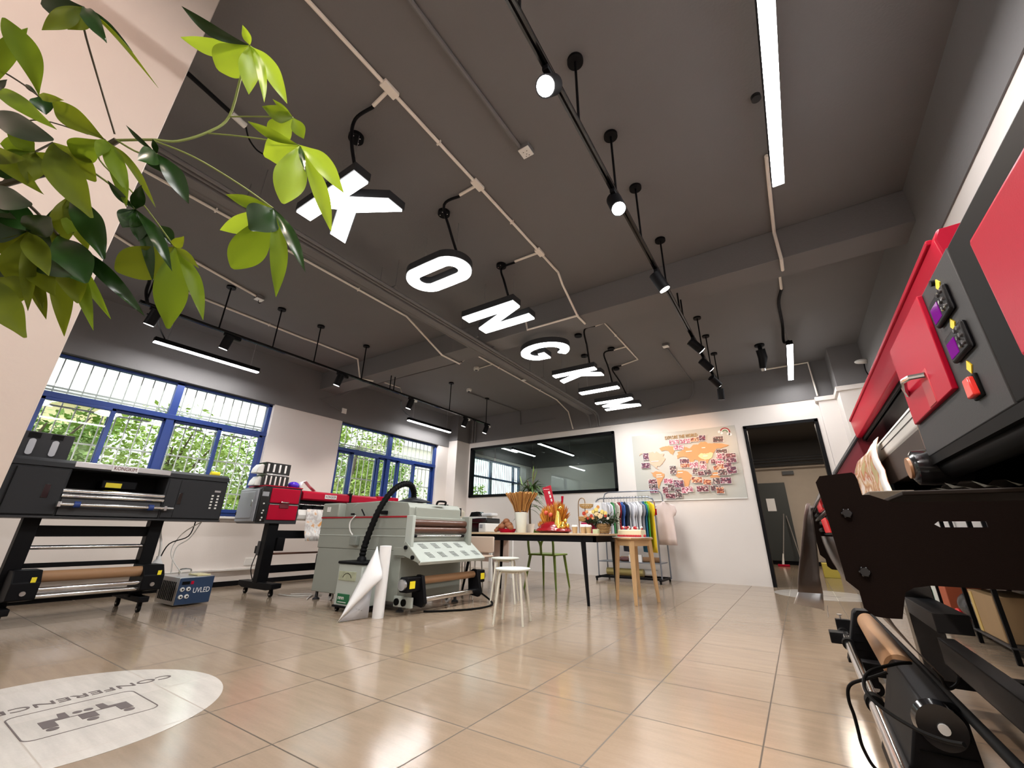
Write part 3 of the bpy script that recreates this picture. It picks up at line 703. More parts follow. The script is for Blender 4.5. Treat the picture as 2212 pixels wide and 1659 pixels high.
pipe('conduit', [(-3.9, 4.42, 3.21), (-6.5, 4.4, 3.21), (-6.85, 4.4, 3.17), at(690, 862, X=XL+.03), at(738, 888, X=XL+.03)], .011, 'ceil', 'grey conduit along the beam curving to the wall socket', CG, sm=False)
pipe('conduit', [at(829, 826, Z=z_), at(865, 838, Z=z_), (at(868, 850, Z=3.35))], .011, 'conduit', 'short white conduit behind the beam over the far strip lamp', CG, sm=False)
pipe('cable', [at(866, 866, Z=3.0), at(868, 882, X=-6.2), at(880, 896, X=-6.5), (-6.7, 6.15, 3.07)], .008, 'black', 'black cable curving down to the far strip lamp on the left', 'cables')
pipe('cable', [(-5.3, 1.05, 2.85), (-5.6, 1.2, 2.95), (-6.3, 1.4, 3.12), (-6.53, 1.55, 3.07)], .008, 'black', 'black cable to the near strip lamp on the left', 'cables')
pipe('cable', [at(318, 652, Z=TZ), at(316, 630, Z=3.1), at(322, 610, Z=3.3), at(324, 596, Z=ZC)], .016, 'black', 'thick black cable feeding the left track near the column', 'cables')
pipe('cable', [at(390, 145, Z=3.45), at(440, 190, Z=3.45), at(500, 245, Z=3.45)], .015, 'black', 'black cable across the ceiling behind the plant', 'cables')
pipe('cable', [at(530, 268, Z=3.45), at(538, 300, Z=3.45), at(556, 325, Z=3.45), at(580, 338, Z=3.45)], .006, 'black', 'thin black cable hanging from the white joint behind the plant', 'cables')
tag(MB().tube([at(500, 245, Z=3.45), at(530, 272, Z=3.45)], .022, 8).done('cable_joint', 'wpl', None), 'short white cable joint on the ceiling behind the plant', 'cable joint')
pipe('conduit', [at(1011, 848, Z=z_), at(1122, 888, Y=8.07), at(1124, 918, Y=8.07), at(1200, 905, Y=8.07)], .013, 'ceil', 'grey conduit from the round ceiling light down the far wall', CG, sm=False)
for x, r_ in ((-6.60, .03), (-6.52, .022)):
    pipe('ceiling_pipe', [(x, 8.06, 2.88), (x, 8.06, 3.5)], r_, 'ceil', 'grey pipe down the corner of the far wall, '+('thicker of two' if r_ > .025 else 'thinner of two'), 'corner pipes', sm=False)
def ceilbox(px_, py_, s, label, m='wpl', z=ZC):
    q = at(px_, py_, Z=z-.03); t = thing('junction_box', label, 'junction box', (q.x, q.y, z-.04), 'ceiling boxes')
    MB().box(q.x-s, q.x+s, q.y-s, q.y+s, z-.04, z).done('back_box', 'ceil', t, .003); MB().box(q.x-s, q.x+s, q.y-s, q.y+s, z-.05, z-.04).done('cover', m, t, .004)
    return t, q
t, q = ceilbox(1136, 326, .045, 'white two and three pin socket on the ceiling in the middle')
for dx, dy in ((-.015, -.012), (.015, -.012), (0, .012), (-.013, .028), (.013, .028)): MB().box(q.x+dx-.004, q.x+dx+.004, q.y+dy-.002, q.y+dy+.002, ZC-.0515, ZC-.0495).done('socket_hole', 'black', t)
ceilbox(1438, 747, .045, 'white box on the ceiling left of the track end')
t, q = ceilbox(560, 645, .045, 'white box with a hook on the ceiling above the left track')
MB().tube(smoothpath([(q.x, q.y, ZC-.05), (q.x, q.y, ZC-.08), (q.x+.015, q.y+.01, ZC-.1), (q.x+.03, q.y+.02, ZC-.085)], 4), .004, 6).done('hook', 'black', t)
ceilbox(1131, 820, .04, 'small white box on the conduit beside the grey pipe bundle')
def detector(px_, py_, label):
    q = at(px_, py_, Z=ZC-.03); t = thing('smoke_detector', label, 'smoke detector', (q.x, q.y, ZC-.05))
    MB().lathe((q.x, q.y, ZC), [(.05, 0), (.055, -.03), (.045, -.055)][::-1]).done('body', 'wpl', t); MB().lathe((q.x, q.y, ZC), [(.025, -.062), (.03, -.054)]).done('sensor', 'dark', t)
detector(1029, 797, 'white round smoke detector on the ceiling beyond the beam')
detector(1013, 843, 'white round ceiling light beyond the beam on the left')
tag(box('wall_socket', 'wpl', None, XL+.012, XL+.03, at(742, 888, X=XL).y-.05, at(742, 888, X=XL).y+.05, at(742, 888, X=XL).z-.05, at(742, 888, X=XL).z+.05, .004), 'white blank socket high on the grey wall between the blue windows', 'socket')
# gobo projector and security camera
t = thing('logo_projector', 'black projector hanging from the ceiling left of the doorway strip lamp', 'projector', (.0, 6.9, 3.4))
q = at(1640, 745, Z=ZC)
MB().lathe((q.x, q.y, 0), [(.07, ZC-.02), (.07, ZC)]).done('ceiling_plate', 'black', t)
MB().tube([(q.x, q.y, ZC-.02), (q.x, q.y, ZC-.09)], .03, 12).done('bracket', 'black', t)
e_ = at(1648, 795, Y=q.y+.12)
MB().tube([(q.x, q.y, ZC-.08), (q.x+.01, q.y+.05, ZC-.2), e_], [.065, .065, .045], 20).done('body', 'black', t)
MB().tube([e_, e_+Vector((.005, .02, -.04))], [.035, .03], 16).done('lens_tube', 'steel', t)
t = thing('security_camera', 'white security camera high on the right wall near the doorway', 'security camera', (1.25, 7.35, 3.1))
MB().ball((1.22, 7.3, 3.13), .06, (1.3, .8, .55)).done('body', 'wpl', t); MB().tube([(1.29, 7.35, 3.13), (1.22, 7.32, 3.13)], .03, 12).done('wall_mount', 'wpl', t)
MB().tube(smoothpath([(1.25, 7.32, 3.09), (1.24, 7.3, 2.98), (1.27, 7.34, 2.9)], 4), .008, 6).done('cable', 'black', t)
# ------------------------------------------------------------------ map wall
YB = YF-.012
t = thing('map_board', 'pale glass wall panel with a wooden world map, text and pinned photos', 'wall panel', (-1.55, YF, 1.33))
MB().box(-2.49, -.62, YF-.012, YF-.002, 1.335, 2.585).done('glass_panel', mat('frosted_panel', (.50, .50, .46), .3), t, .002)
MB().box(-2.49, -.62, YF-.022, YF-.002, 1.322, 1.338).done('ledge', 'wpl', t, .002)
mw = mat('map_wood', (.60, .30, .12), .5, var=.06); mwp = mat('map_wood_pink', (.70, .44, .32), .5, var=.06); mwl = mat('map_wood_light', (.80, .62, .35), .5, var=.05)
c5 = cv(8.508, 1360, 910)
def land(nm, pts, m, th=.012):
    rj = random.Random(len(pts)); fine = []
    for i, (x, y) in enumerate(pts):
        x2, y2 = pts[(i+1) % len(pts)]; L2 = math.hypot(x2-x, y2-y); ns = max(1, int(L2/22)); fine.append((x, y))
        for k in range(1, ns):
            o_ = rj.uniform(-.16, .16)*L2/ns*1.6; fine.append((x+(x2-x)*k/ns-(y2-y)/L2*o_, y+(y2-y)*k/ns+(x2-x)/L2*o_))
    q = [c5(x, y, Y=YB) for x, y in fine]
    MB().prism([(p.x, p.z) for p in q], 'y', YB-th, YB+.001).done(nm, m, t, smooth=False)
land('north_america', [(350, 575), (430, 560), (470, 590), (500, 555), (560, 600), (640, 600), (610, 640), (660, 690), (620, 750), (580, 800), (555, 830), (520, 820), (500, 850), (540, 885), (500, 870), (440, 820), (380, 780), (360, 700), (345, 640), (230, 600), (180, 640), (200, 590), (250, 580)], mwp)
land('greenland', [(545, 500), (620, 470), (720, 450), (800, 460), (830, 520), (800, 625), (740, 580), (700, 540), (640, 535), (590, 550)], mw)
land('south_america', [(385, 930), (440, 945), (500, 920), (560, 930), (640, 965), (635, 1030), (600, 1090), (570, 1150), (545, 1200), (560, 1240), (530, 1230), (515, 1130), (490, 1050), (430, 1010), (420, 960)], mw)
land('africa', [(850, 940), (900, 905), (980, 900), (1080, 930), (1150, 1000), (1160, 1040), (1110, 1090), (1100, 1150), (1060, 1230), (1020, 1200), (1000, 1120), (960, 1040), (890, 1040), (850, 1000)], mw)
land('eurasia', [(880, 570), (960, 540), (990, 470), (1060, 480), (1110, 500), (1180, 430), (1260, 430), (1310, 380), (1400, 380), (1440, 410), (1560, 400), (1720, 415), (1830, 440), (1760, 470), (1680, 500), (1600, 500), (1560, 560), (1520, 620), (1500, 690), (1450, 720), (1440, 770), (1380, 780), (1340, 740), (1300, 790), (1260, 720), (1200, 700), (1150, 770), (1110, 760), (1060, 660), (1000, 650), (930, 660), (880, 690), (870, 640), (900, 610)], mw)
land('east_asia', [(1260, 640), (1310, 590), (1400, 600), (1480, 570), (1540, 590), (1520, 660), (1460, 700), (1380, 710), (1310, 680)], mwl, .016)
land('australia', [(1480, 1030), (1510, 970), (1560, 940), (1620, 930), (1670, 990), (1660, 1035), (1600, 1030), (1540, 1040)], mw)
for a_, b_ in (((1035, 540), (1150, 570)), ((1325, 478), (1395, 500)), ((1350, 630), (1440, 650)), ((890, 935), (980, 955)), ((495, 980), (590, 995)), ((495, 1015), (610, 1032)), ((400, 730), (540, 748)), ((1530, 975), (1630, 990))):
    p, q = c5(*a_, Y=YB), c5(*b_, Y=YB); z = (p.z+q.z)/2
    MB().box(p.x, q.x, YB-.018, YB-.011, z-.007, z+.007).done('name_plate', 'wpl', t)
p, q = c5(650, 310, Y=YB), c5(1245, 255, Y=YB)
text('lettering', 'EXPLORE THE WORLD', mat('bronze_letters', (.45, .28, .10), .4), t, ((p.x+q.x)/2, YB-.004, (p.z+q.z)/2), (1, 0, 0), (0, 0, 1), .062, .012, width=abs(q.x-p.x), bold=.004)
rb = thing('rainbow_sticker', 'small rainbow and cloud sticker at the top right of the map panel', 'sticker', (-.80, YB, 2.48))
cx_, cz_ = -.79, 2.475
for ro, ri, m in ((.085, .066, 'stripe'), (.06, .048, 'wpl'), (.046, .028, mat('sage', (.12, .25, .12), .5))):
    aa = [R(-10+170*i/16) for i in range(17)]
    MB().prism([(cx_+ro*math.cos(a), cz_+ro*math.sin(a)) for a in aa]+[(cx_+ri*math.cos(a), cz_+ri*math.sin(a)) for a in reversed(aa)], 'y', YB-.004, YB).done('arc', m, rb, smooth=False)
for (u, v) in ((-.09, .015), (-.06, -.01), (.05, -.04), (.08, -.05)): MB().lathe((cx_+u, YB-.006, cz_+v), [(.026, 0), (.026, .006)], 16, 'y').done('cloud', 'paper', rb)
PM = [patch_mat('print_%d' % i, cs, sc_, .35) for i, (cs, sc_) in enumerate((
    ([(.14, .02, .04), (.55, .4, .4), (.05, .02, .03), (.25, .05, .08), (.1, .02, .03)], 60), ([(.1, .02, .06), (.2, .03, .07), (.5, .38, .42), (.06, .03, .06), (.15, .03, .06)], 55),
    ([(.45, .10, .18), (.75, .6, .62), (.25, .04, .08), (.6, .3, .35)], 60), ([(.05, .03, .04), (.5, .45, .42), (.15, .05, .06), (.06, .05, .05), (.1, .05, .05)], 58), ([(.5, .16, .06), (.7, .45, .28), (.25, .05, .03), (.15, .04, .03)], 55)))]
PH = [(815, 380, 165, 85, 4, 2), (1020, 365, 165, 85, 6, 2), (1210, 335, 170, 75, 3, 4), (1335, 305, 100, 95, 8, 1), (900, 480, 165, 85, 4, 2), (1625, 330, 160, 100, 6, 3), (300, 650, 100, 130, 2, 1), (295, 815, 150, 100, 3, 1),
      (425, 1110, 150, 80, 2, 0), (435, 1195, 150, 75, 2, 3), (450, 1275, 140, 80, 5, 1), (800, 895, 105, 150, 3, 3), (1010, 740, 150, 90, 4, 0), (1030, 815, 170, 70, 3, 4), (1185, 805, 130, 100, 5, 2), (1350, 760, 90, 50, 3, 0), (1350, 845, 110, 90, 8, 2), (1205, 920, 80, 110, 12, 3),
      (1320, 960, 100, 70, -8, 0), (1440, 940, 110, 90, -20, 3), (715, 1100, 150, 90, 4, 2), (905, 1150, 165, 130, 6, 1), (770, 1220, 110, 110, 4, 3), (660, 1265, 90, 120, 8, 0), (755, 1375, 160, 85, 4, 0), (905, 1325, 110, 150, 5, 3), (1010, 1270, 90, 100, 8, 2), (1100, 1250, 110, 90, -6, 2),
      (1240, 1080, 170, 100, 8, 4), (1345, 1240, 180, 100, 3, 0), (1430, 1120, 120, 90, 25, 4), (1620, 1100, 140, 100, 5, 3), (1770, 1090, 160, 100, 4, 1), (1590, 1230, 150, 90, 4, 3), (1670, 1270, 110, 100, 3, 4), (1560, 740, 100, 80, 8, 0), (1690, 560, 170, 80, 5, 3),
      (1660, 640, 100, 100, 8, 2), (1760, 650, 90, 110, 12, 1), (1860, 640, 150, 90, 3, 0), (1870, 720, 150, 80, -3, 1), (1660, 760, 120, 70, 10, 2), (1700, 830, 150, 80, 4, 4), (1810, 810, 120, 80, 2, 1), (1740, 940, 180, 100, 3, 3), (1880, 900, 140, 110, -5, 1), (1600, 860, 90, 70, -10, 4)]
PW = ['small print', 'snapshot', 'photo', 'picture print', 'photo card']
PLB = ['maroon-white', 'dark red', 'pink-white', 'dark', 'orange-brown']
def region(x, y):
    h = 'left' if x < 600 else 'centre' if x < 1450 else 'right'; v = 'top' if y < 500 else 'upper' if y < 720 else 'middle' if y < 1000 else 'lower' if y < 1200 else 'bottom'
    return v+' '+h
seen = {}
for i, (x, y, w_, h_, a_, k) in enumerate(PH):
    p = c5(x, y, Y=YB-.02); hw = w_/8.508*.0081/2*1.12; hh = h_/8.508*.0081/2*1.05; th = R(-a_*.4); yy = YB-.020-i*.0006
    b = MB(); cs, sn = math.cos(th), math.sin(th)
    def pt(u, v): return (p.x+u*cs-v*sn, p.z+u*sn+v*cs)
    b.prism([pt(-hw-.004, -hh-.004), pt(hw+.004, -hh-.004), pt(hw+.004, hh+.004), pt(-hw-.004, hh+.004)], 'y', yy, yy+.0005+(.008 if False else 0))
    ph = b.done('photo_print', 'paper', None, smooth=False)
    b = MB(); b.prism([pt(-hw, -hh), pt(hw, -hh), pt(hw, hh), pt(-hw, hh)], 'y', yy-.0003, yy); b.done('picture', PM[k], ph, smooth=False)
    nb = min((j for j in range(len(PH)) if j != i), key=lambda j: abs(PH[j][0]-x)+abs(PH[j][1]-y)); q = PH[nb]
    side = ('right of' if x > q[0]+40 else 'left of' if x < q[0]-40 else 'below' if y > q[1] else 'above')
    kd = 'upright photo' if h_ > w_ else 'photo'; lab = '%s %s at %s of the map, %s a %s one' % (PLB[k], kd, region(x, y), side, PLB[q[5]])
    if lab in seen: lab = '%s %s at %s of the map, %s its %s %s neighbour' % (PLB[k], kd, region(x, y), side, 'larger' if q[2] > w_ else 'smaller', PLB[q[5]])
    seen[lab] = 1
    tag(ph, lab, 'photo', 'photos pinned on the world map')
# ------------------------------------------------------------------ clothes rack
RX0, RX1, RY, RY2 = -3.08, -2.0, 7.42, 7.80
SM = mat('rack_steel', (.22, .24, .28), .35, .6)
t = thing('clothes_rack', 'grey metal double clothes rack on a black base against the far wall', 'clothes rack', ((RX0+RX1)/2, 7.6, 0))
for y, zt, x0, x1 in ((RY, 1.35, RX0, RX1), (RY2, 1.49, RX0+.02, RX1+.05)):
    pts = [(x0, y, .05), (x0, y, zt-.1), (x0+.03, y, zt-.03), (x0+.1, y, zt), (x1-.1, y, zt), (x1-.03, y, zt-.03), (x1, y, zt-.1), (x1, y, .05)]
    MB().tube(pts, .012, 8).done('rail_frame', SM, t)
for x in (RX0, RX1):
    MB().box(x-.02, x+.02, RY-.12, RY2+.12, .035, .065).done('base_bar', 'black', t, .004)
    for y in (RY-.1, RY2+.1): MB().lathe((x, y, .0), [(.014, 0), (.018, .02), (.012, .036)], 12).done('foot', 'rubber', t)
MB().box(RX0, RX1, RY-.02, RY+.02, .045, .075).done('base_bar', 'black', t); MB().box(RX0, RX1, RY2-.02, RY2+.02, .045, .075).done('base_bar', 'black', t)
MB().box(RX0, RX1+.02, RY, RY2, .29, .305).done('shelf', SM, t, .003)
cols = [('white', (.75, .75, .78)), ('white', (.70, .70, .74)), ('white', (.72, .74, .78)), ('green', (.03, .22, .06)), ('cream', (.75, .68, .6)), ('dark red', (.25, .01, .02)), ('blue', (.05, .13, .42)), ('navy', (.02, .03, .06)), ('light grey', (.55, .56, .6)), ('white', (.74, .74, .78)), ('pale grey', (.6, .6, .64)), ('white', (.78, .78, .8)), ('grey', (.3, .3, .33)), ('teal blue', (.01, .13, .25)), ('green', (.08, .35, .04)), ('yellow', (.85, .55, .01)), ('pale pink', (.72, .6, .58))]
pos = {'white': 0}
ordn = ['leftmost', 'second from the left', 'third from the left', 'fourth from the left, beside the cream one', 'between the green and the dark red shirts', 'left of the blue shirt', 'in the middle of the rack', 'dark and long, behind the blue one', 'right of the blue and navy shirts', 'in the right half, next to the light grey one', 'just left of the last white shirt', 'between pale grey and mid grey shirts', 'left of the teal blue shirt', 'near the right end of the rack', 'between the teal blue and the yellow shirts', 'near the right end and hanging longest', 'outermost at the right end']
for i, (cn, c_) in enumerate(cols):
    x = RX0+.16+i*(RX1-RX0-.2)/16; y = RY; zt = 1.35; ln = .62 if i in (0, 1, 2, 4) else .80 if i in (7, 13, 15) else .7
    if i == 16: x = RX1+.07; y = RY2-.05; zt = 1.36
    ang = R(random.uniform(52, 66)) if i else R(14)
    if i == 16: ang = R(25)
    m = mat('cotton_%d' % i, c_, .85, bump=.2, nscale=120)
    s = thing('t_shirt', '%s t-shirt on a hanger, %s' % (cn, ordn[i]), 'shirt', (x, y, zt), 'clothes hanging on the rack')
    ca, sa = math.cos(ang), math.sin(ang); zz = zt-.085
    def S(u, v, wv): return (x+u*ca+wv*-sa, y-u*sa*.95+wv*ca*.9, zz+v)
    rows_f = []; prof = [(0, .035, .07), (-.02, .12, .16), (-.06, .20, .235), (-.14, .20, .26), (-.2, .185, .225), (-.22, .18, .185), (-.35, .18, .18), (-ln+.1, .19, .19), (-ln, .195, .195)]
    for side in (1, -1):
        rows = []
        for v, a, bmx in prof:
            rows.append([S(u*bmx, v+(.018*math.cos(u*3) if v > -.05 else 0)-(.02 if abs(u) > .8 and -.1 > v > -.3 else 0), side*(.022+.012*math.sin(u*7+i+v*3))*(1-abs(u)**4)+.008*math.sin(v*9+i)) for u in [k/7 for k in range(-7, 8)]])
        rows_f.append(rows)
    b = MB()
    for r_ in rows_f: b.grid(r_)
    b.done('body', m, s, solid=.002)
    MB().tube([S(-.19, -.07, 0), S(0, .0, 0), S(.19, -.07, 0), S(-.19, -.07, 0)], .005, 6).done('hanger', 'black', s)
    hk = smoothpath([(x, y, zz), (x, y, zz+.06), (x+.005, y-.018, zt+.012), (x+.005, y, zt+.022), (x, y+.018, zt+.01)], 3)
    MB().tube(hk, .0035, 6).done('hanger_hook', 'steel', s)
# things on the rack's shelf
tag(MB().tube([(RX0+.38, RY+.12, .345), (RX1-.03, RY+.12, .345)], .04, 14).done('cardboard_tube', 'card', None), 'brown cardboard roll lying on the shelf of the clothes rack', 'roll')
for x in (-2.48, -2.36): tag(MB().box(x-.05, x+.05, RY+.02, RY+.075, .306, .42).done('label_card', 'paper', None), 'white printed card leaning on the roll, %s of two' % ('left' if x < -2.4 else 'right'), 'card', 'cards on the rack shelf')
for k, x in enumerate((-2.72, -2.60)):
    b = MB(); b.ball((x, RY+.02, .35), .05, (1.5, .6, .7)); tag(b.done('sneaker', mat('sneaker_%d' % k, (.12, .05, .05), .6), None), 'dark shoe on the rack shelf, %s of two' % ('left' if k == 0 else 'right'), 'shoe', 'shoes on the rack shelf')
tag(MB().tube([(RX0+.1, RY+.15, .135), (RX0+.75, RY+.13, .135)], .058, 14).done('foil_roll', mat('foil_gold', (.45, .36, .14), .3, .4), None), 'gold wrapped roll lying on the base of the clothes rack', 'roll')
tag(MB().tube([(RX0+.2, RY+.26, .135), (RX0+.95, RY+.25, .135)], .05, 14).done('paper_roll', 'wpl', None), 'white roll behind the gold one on the rack base', 'roll')
t = thing('hang_tag', 'white tag with an orange motif hanging at the left end of the rack', 'tag', (-3.02, 7.36, 1.2)); MB().box(-3.08, -2.93, 7.35, 7.352, 1.12, 1.28).done('card', 'paper', t); MB().lathe((-3.0, 7.345, 1.2), [(.03, 0), (.03, .004)], 14, 'y').done('motif', mat('orange_print', (.7, .3, .08), .5), t)
MB().tube([(-3.0, 7.36, 1.28), (-3.02, 7.40, 1.36)], .003, 6).done('string', 'black', t)
t = thing('lanyard', 'small red and orange badge holder at the right end of the rack', 'badge', (-1.98, 7.38, 1.2)); MB().box(-2.02, -1.96, 7.37, 7.375, 1.05, 1.15).done('badge', 'red', t); MB().tube([(-1.99, 7.37, 1.15), (-2.0, 7.40, 1.27)], .004, 6).done('strap', mat('orange_strap', (.8, .3, .03), .6), t)
# sockets
for (x, y, lab) in ((0, 3.44, 'white double socket above the skirting, left of two'), (0, 3.54, 'white double socket above the skirting, right of two')):
    tag(box('wall_socket', 'wpl', None, XL, XL+.014, y-.05, y+.05, .262, .36, .003), lab, 'socket', 'sockets by the red printer')
# ------------------------------------------------------------------ shared bits
def caster(x, y, par, r=.035, m='rubber', z=None):
    c = MB().box(x-.02, x+.02, y-.016, y+.016, r, r*2+.02).done('caster', 'black', par, .003)
    MB().lathe((x, y, r), [(r, -.012), (r, .012)], 20, 'y').done('wheel', m, c)
    MB().lathe((x, y, r), [(r*.45, -.015), (r*.45, .015)], 14, 'y').done('hub', 'steel', c)
    return c
def logo(par, loc, right, wd, h):
    r = Vector(right); n = r.cross(Vector((0, 0, 1))); l = Vector(loc)
    b = MB(); a0 = l-r*wd/2; a1 = l+r*wd/2
    def P(q, z, d): return q+Vector((0, 0, z))+n*d
    vs = [P(a, z, d) for d in (0, .003) for a, z in ((a0, -h/2), (a1, -h/2), (a1, h/2), (a0, h/2))]
    V = [b.v(p) for p in vs]
    for f in ((0, 1, 2, 3), (4, 5, 6, 7), (0, 1, 5, 4), (1, 2, 6, 5), (2, 3, 7, 6), (3, 0, 4, 7)): b.bm.faces.new([V[i] for i in f])
    pl = b.done('logo_plate', 'paper', par)
    text('logo_lettering', 'KONGKIM', mat('logo_red', (.12, .01, .02), .5), pl, l+n*.0045, right, (0, 0, 1), h*.62, .001, width=wd*.86)
# ------------------------------------------------------------------ black film printer by the near window
t = thing('film_printer', 'large black film printer on a stand in front of the near blue window', 'printer', (-5.85, 1.3, 0))
X0, X1 = -6.25, -5.55
body = MB().box(X0, X1, .25, 1.0, .85, 1.27).done('left_cabinet', 'slate', t, .012)
MB().box(X1, X1+.012, .66, .985, .865, 1.25).done('door', 'slate', body, .004); MB().box(X1+.008, X1+.016, .86, .905, 1.0, 1.12).done('recessed_handle', 'blackgloss', body, .004)
MB().box(X1+.011, X1+.014, .655, .66, .87, 1.25).done('seam', 'rubber', body)
rc = MB().box(X0, X1, 1.735, 2.315, .85, 1.27).done('right_cabinet', 'slate', t, .012)
MB().box(X1, X1+.01, 1.75, 2.30, .865, 1.25).done('front_cover', 'slate', rc, .004)
MB().box(X1+.009, X1+.0115, 1.85, 1.853, .87, 1.25).done('seam', 'rubber', rc); MB().box(X1+.008, X1+.016, 1.86, 1.895, 1.0, 1.12).done('recessed_handle', 'blackgloss', rc, .004)
for k in range(10):
    MB().box(X1+.009, X1+.014, 2.17+(k % 2)*.055, 2.19+(k % 2)*.055, .97+(k//2)*.033, .987+(k//2)*.033).done('button', 'wpl', rc)
MB().box(X1+.009, X1+.013, 2.19, 2.25, 1.15, 1.17).done('display', 'steel', rc)
tp = MB().prism([(X0, 1.27), (X1+.01, 1.27), (X1-.0, 1.315), (X1-.06, 1.345), (X0, 1.345)], 'y', .25, 2.315).done('top_cover', 'slate', t, .004)
MB().box(X1-.012, X1+.012, 1.0, 1.735, 1.285, 1.335).done('front_rail', 'steel', t, .004)
logo(t, (X1+.014, 1.36, 1.305), (0, 1, 0), .20, .055)
mid = MB().box(X0, X1-.28, 1.0, 1.735, .86, 1.27).done('carriage_bay', 'rubber', t)
MB().box(X1-.28, X1-.1, 1.25, 1.52, 1.12, 1.2).done('print_carriage', 'black', t, .01); MB().box(X1-.1, X1-.098, 1.28, 1.40, 1.13, 1.175).done('warning_label', 'yellow', t)
MB().prism([(X1-.3, 1.04), (X1-.1, 1.09), (X1-.02, 1.06), (X1, .9), (X1, .86), (X1-.3, .86)], 'y', 1.0, 1.735).done('media_bed', 'dark', t, .004)
for z, x, r_ in ((1.075, X1-.02, .022), (1.03, X1+.0, .018), (.955, X1+.06, .016)): MB().tube([(x, .99, z), (x, 1.745, z)], r_, 14).done('roller', 'chrome', t)
for y in (1.10, 1.64):
    MB().tube([(X1+.06, y-.02, .955), (X1+.06, y+.02, .955)], .028, 14).done('pinch_clamp', 'blue', t)
for y in (.985, 1.76): MB().box(X1-.02, X1+.075, y-.012, y+.012, .93, .975).done('roller_bracket', 'steel', t, .003)
MB().tube([(X1+.06, 1.745, .955), (X1+.06, 1.83, .955)], .012, 10).done('shaft_end', 'steel', t)
MB().box(X0, X1+.015, .25, 2.315, .835, .852).done('base_plate', 'dark', t, .003)
for y in (.9, 1.8):
    MB().box(-5.82, -5.70, y-.055, y+.055, .12, .84).done('leg', 'black', t, .006)
    f = MB().box(-6.2, -5.45, y-.04, y+.04, .09, .14).done('foot_bar', 'black', t, .006)
    for x in (-6.12, -5.53): caster(x, y, t)
MB().box(-5.79, -5.75, .95, 1.75, .68, .775).done('crossbar', 'black', t, .004); MB().tube([(-5.74, .95, .59), (-5.74, 1.75, .59)], .018, 12).done('crossbar', 'chrome', t)
MB().box(-5.79, -5.76, .95, 1.75, .42, .46).done('crossbar', 'black', t, .004); MB().box(-5.8, -5.72, .95, 1.75, .15, .21).done('crossbar', 'black', t, .004)
for y0, y1 in ((.88, 1.05), (1.73, 1.90)):
    b = MB().prism([(-5.72, .16), (-5.42, .2), (-5.42, .33), (-5.5, .42), (-5.72, .42)], 'y', y0, y1).done('take_up_motor', 'black', t, .008)
    MB().lathe((-5.42, (y0+y1)/2, .25), [(.018, 0), (.018, .012)], 12, 'x').done('knob', 'steel', b); MB().box(-5.419, -5.415, (y0+y1)/2+.02, (y0+y1)/2+.05, .33, .37).done('label', 'yellow', b)
rl = MB().tube([(-5.53, 1.05, .365), (-5.53, 1.73, .365)], .046, 20).done('paper_core', 'card', t)
for z, x in ((.27, -5.47), (.215, -5.5)): MB().tube([(x, 1.03, z), (x, 1.75, z)], .019, 14).done('tension_bar', 'chrome', t)
MB().tube(smoothpath([(-6.1, .75, .84), (-5.9, .72, .6), (-5.75, .66, .4), (-5.6, .7, .25)], 5), .007, 6).done('cable', 'rubber', t)
# ink station on its top
t = thing('ink_station', 'black ink tank box with slotted windows on top of the black printer', 'ink box', (-6.0, .7, 1.346))
MB().box(-6.15, -5.85, .3, .985, 1.346, 1.60).done('case', 'slate', t, .006)
for k in range(4):
    y = .42+k*.15
    w_ = MB(); w_.prism([(y+.024*math.cos(a), 1.46+.05*math.copysign(1, math.sin(a))+.024*math.sin(a)) if abs(math.sin(a)) > 1e-6 else (y+.024*math.cos(a), 1.46) for a in [i*math.pi/8 for i in range(16)]], 'x', -5.852, -5.843)
    w_.done('window_slot', 'grey', t); 
    for j in range(5): MB().box(-5.851, -5.844, y-.04, y+.04, 1.545+j*.01, 1.549+j*.01).done('vent', 'rubber', t)
# UV box on the floor
t = thing('uv_power_box', 'navy blue box lettered UVLED on the floor beside the black printer', 'power box', (-5.83, 2.27, 0))
bx = MB().box(-6.08, -5.585, 2.1, 2.43, .012, .275).done('case', 'steel', t, .006)
MB().box(-5.587, -5.578, 2.105, 2.425, .016, .27).done('front_panel', 'navy', t, .002)
text('lettering', 'UVLED', 'paper', t, (-5.577, 2.325, .14), (0, 1, 0), (0, 0, 1), .05, .001, width=.155)
for j in range(2):
    for k in range(2):
        y, z = 2.145+j*.055, .09+k*.07; kb = MB().lathe((-5.578, y, z), [(.022, 0), (.018, .012)], 16, 'x').done('dial', 'wpl', t); MB().lathe((-5.566, y, z), [(.008, 0), (.008, .006)], 10, 'x').done('dial_cap', 'black', t)
MB().box(-5.579, -5.575, 2.13, 2.20, .205, .235).done('display', 'rubber', t); MB().box(-5.579, -5.573, 2.21, 2.235, .205, .235).done('power_switch', 'red', t)
for k in range(9): MB().box(-6.02+k*.045, -6.0+k*.045, 2.097, 2.1005, .05, .23).done('vent', 'rubber', t)
MB().tube(smoothpath([(-5.9, 2.2, .275), (-5.9, 2.2, .33), (-5.9, 2.3, .33), (-5.9, 2.3, .275)], 4), .008, 6).done('handle', 'chrome', t)
tag(MB().box(-5.85, -5.62, 2.27, 2.40, .277, .29).done('notepad', mat('pale_yellow', (.8, .72, .4), .6), None, .003), 'flat pale yellow pad on top of the navy UVLED box', 'pad')
t = thing('waste_bottle', 'white waste bottle hanging under the black printer by tubes', 'bottle', (-5.85, 1.95, .32))
MB().lathe((-5.85, 1.95, 0), [(.06, .16), (.065, .18), (.065, .38), (.03, .44), (.02, .45), (.02, .48)]).done('body', 'paper', t); MB().tube(smoothpath([(-5.85, 1.95, .48), (-5.83, 1.93, .6), (-5.86, 1.9, .72), (-5.85, 1.88, .84)], 4), .012, 8).done('tube', 'wpl', t)
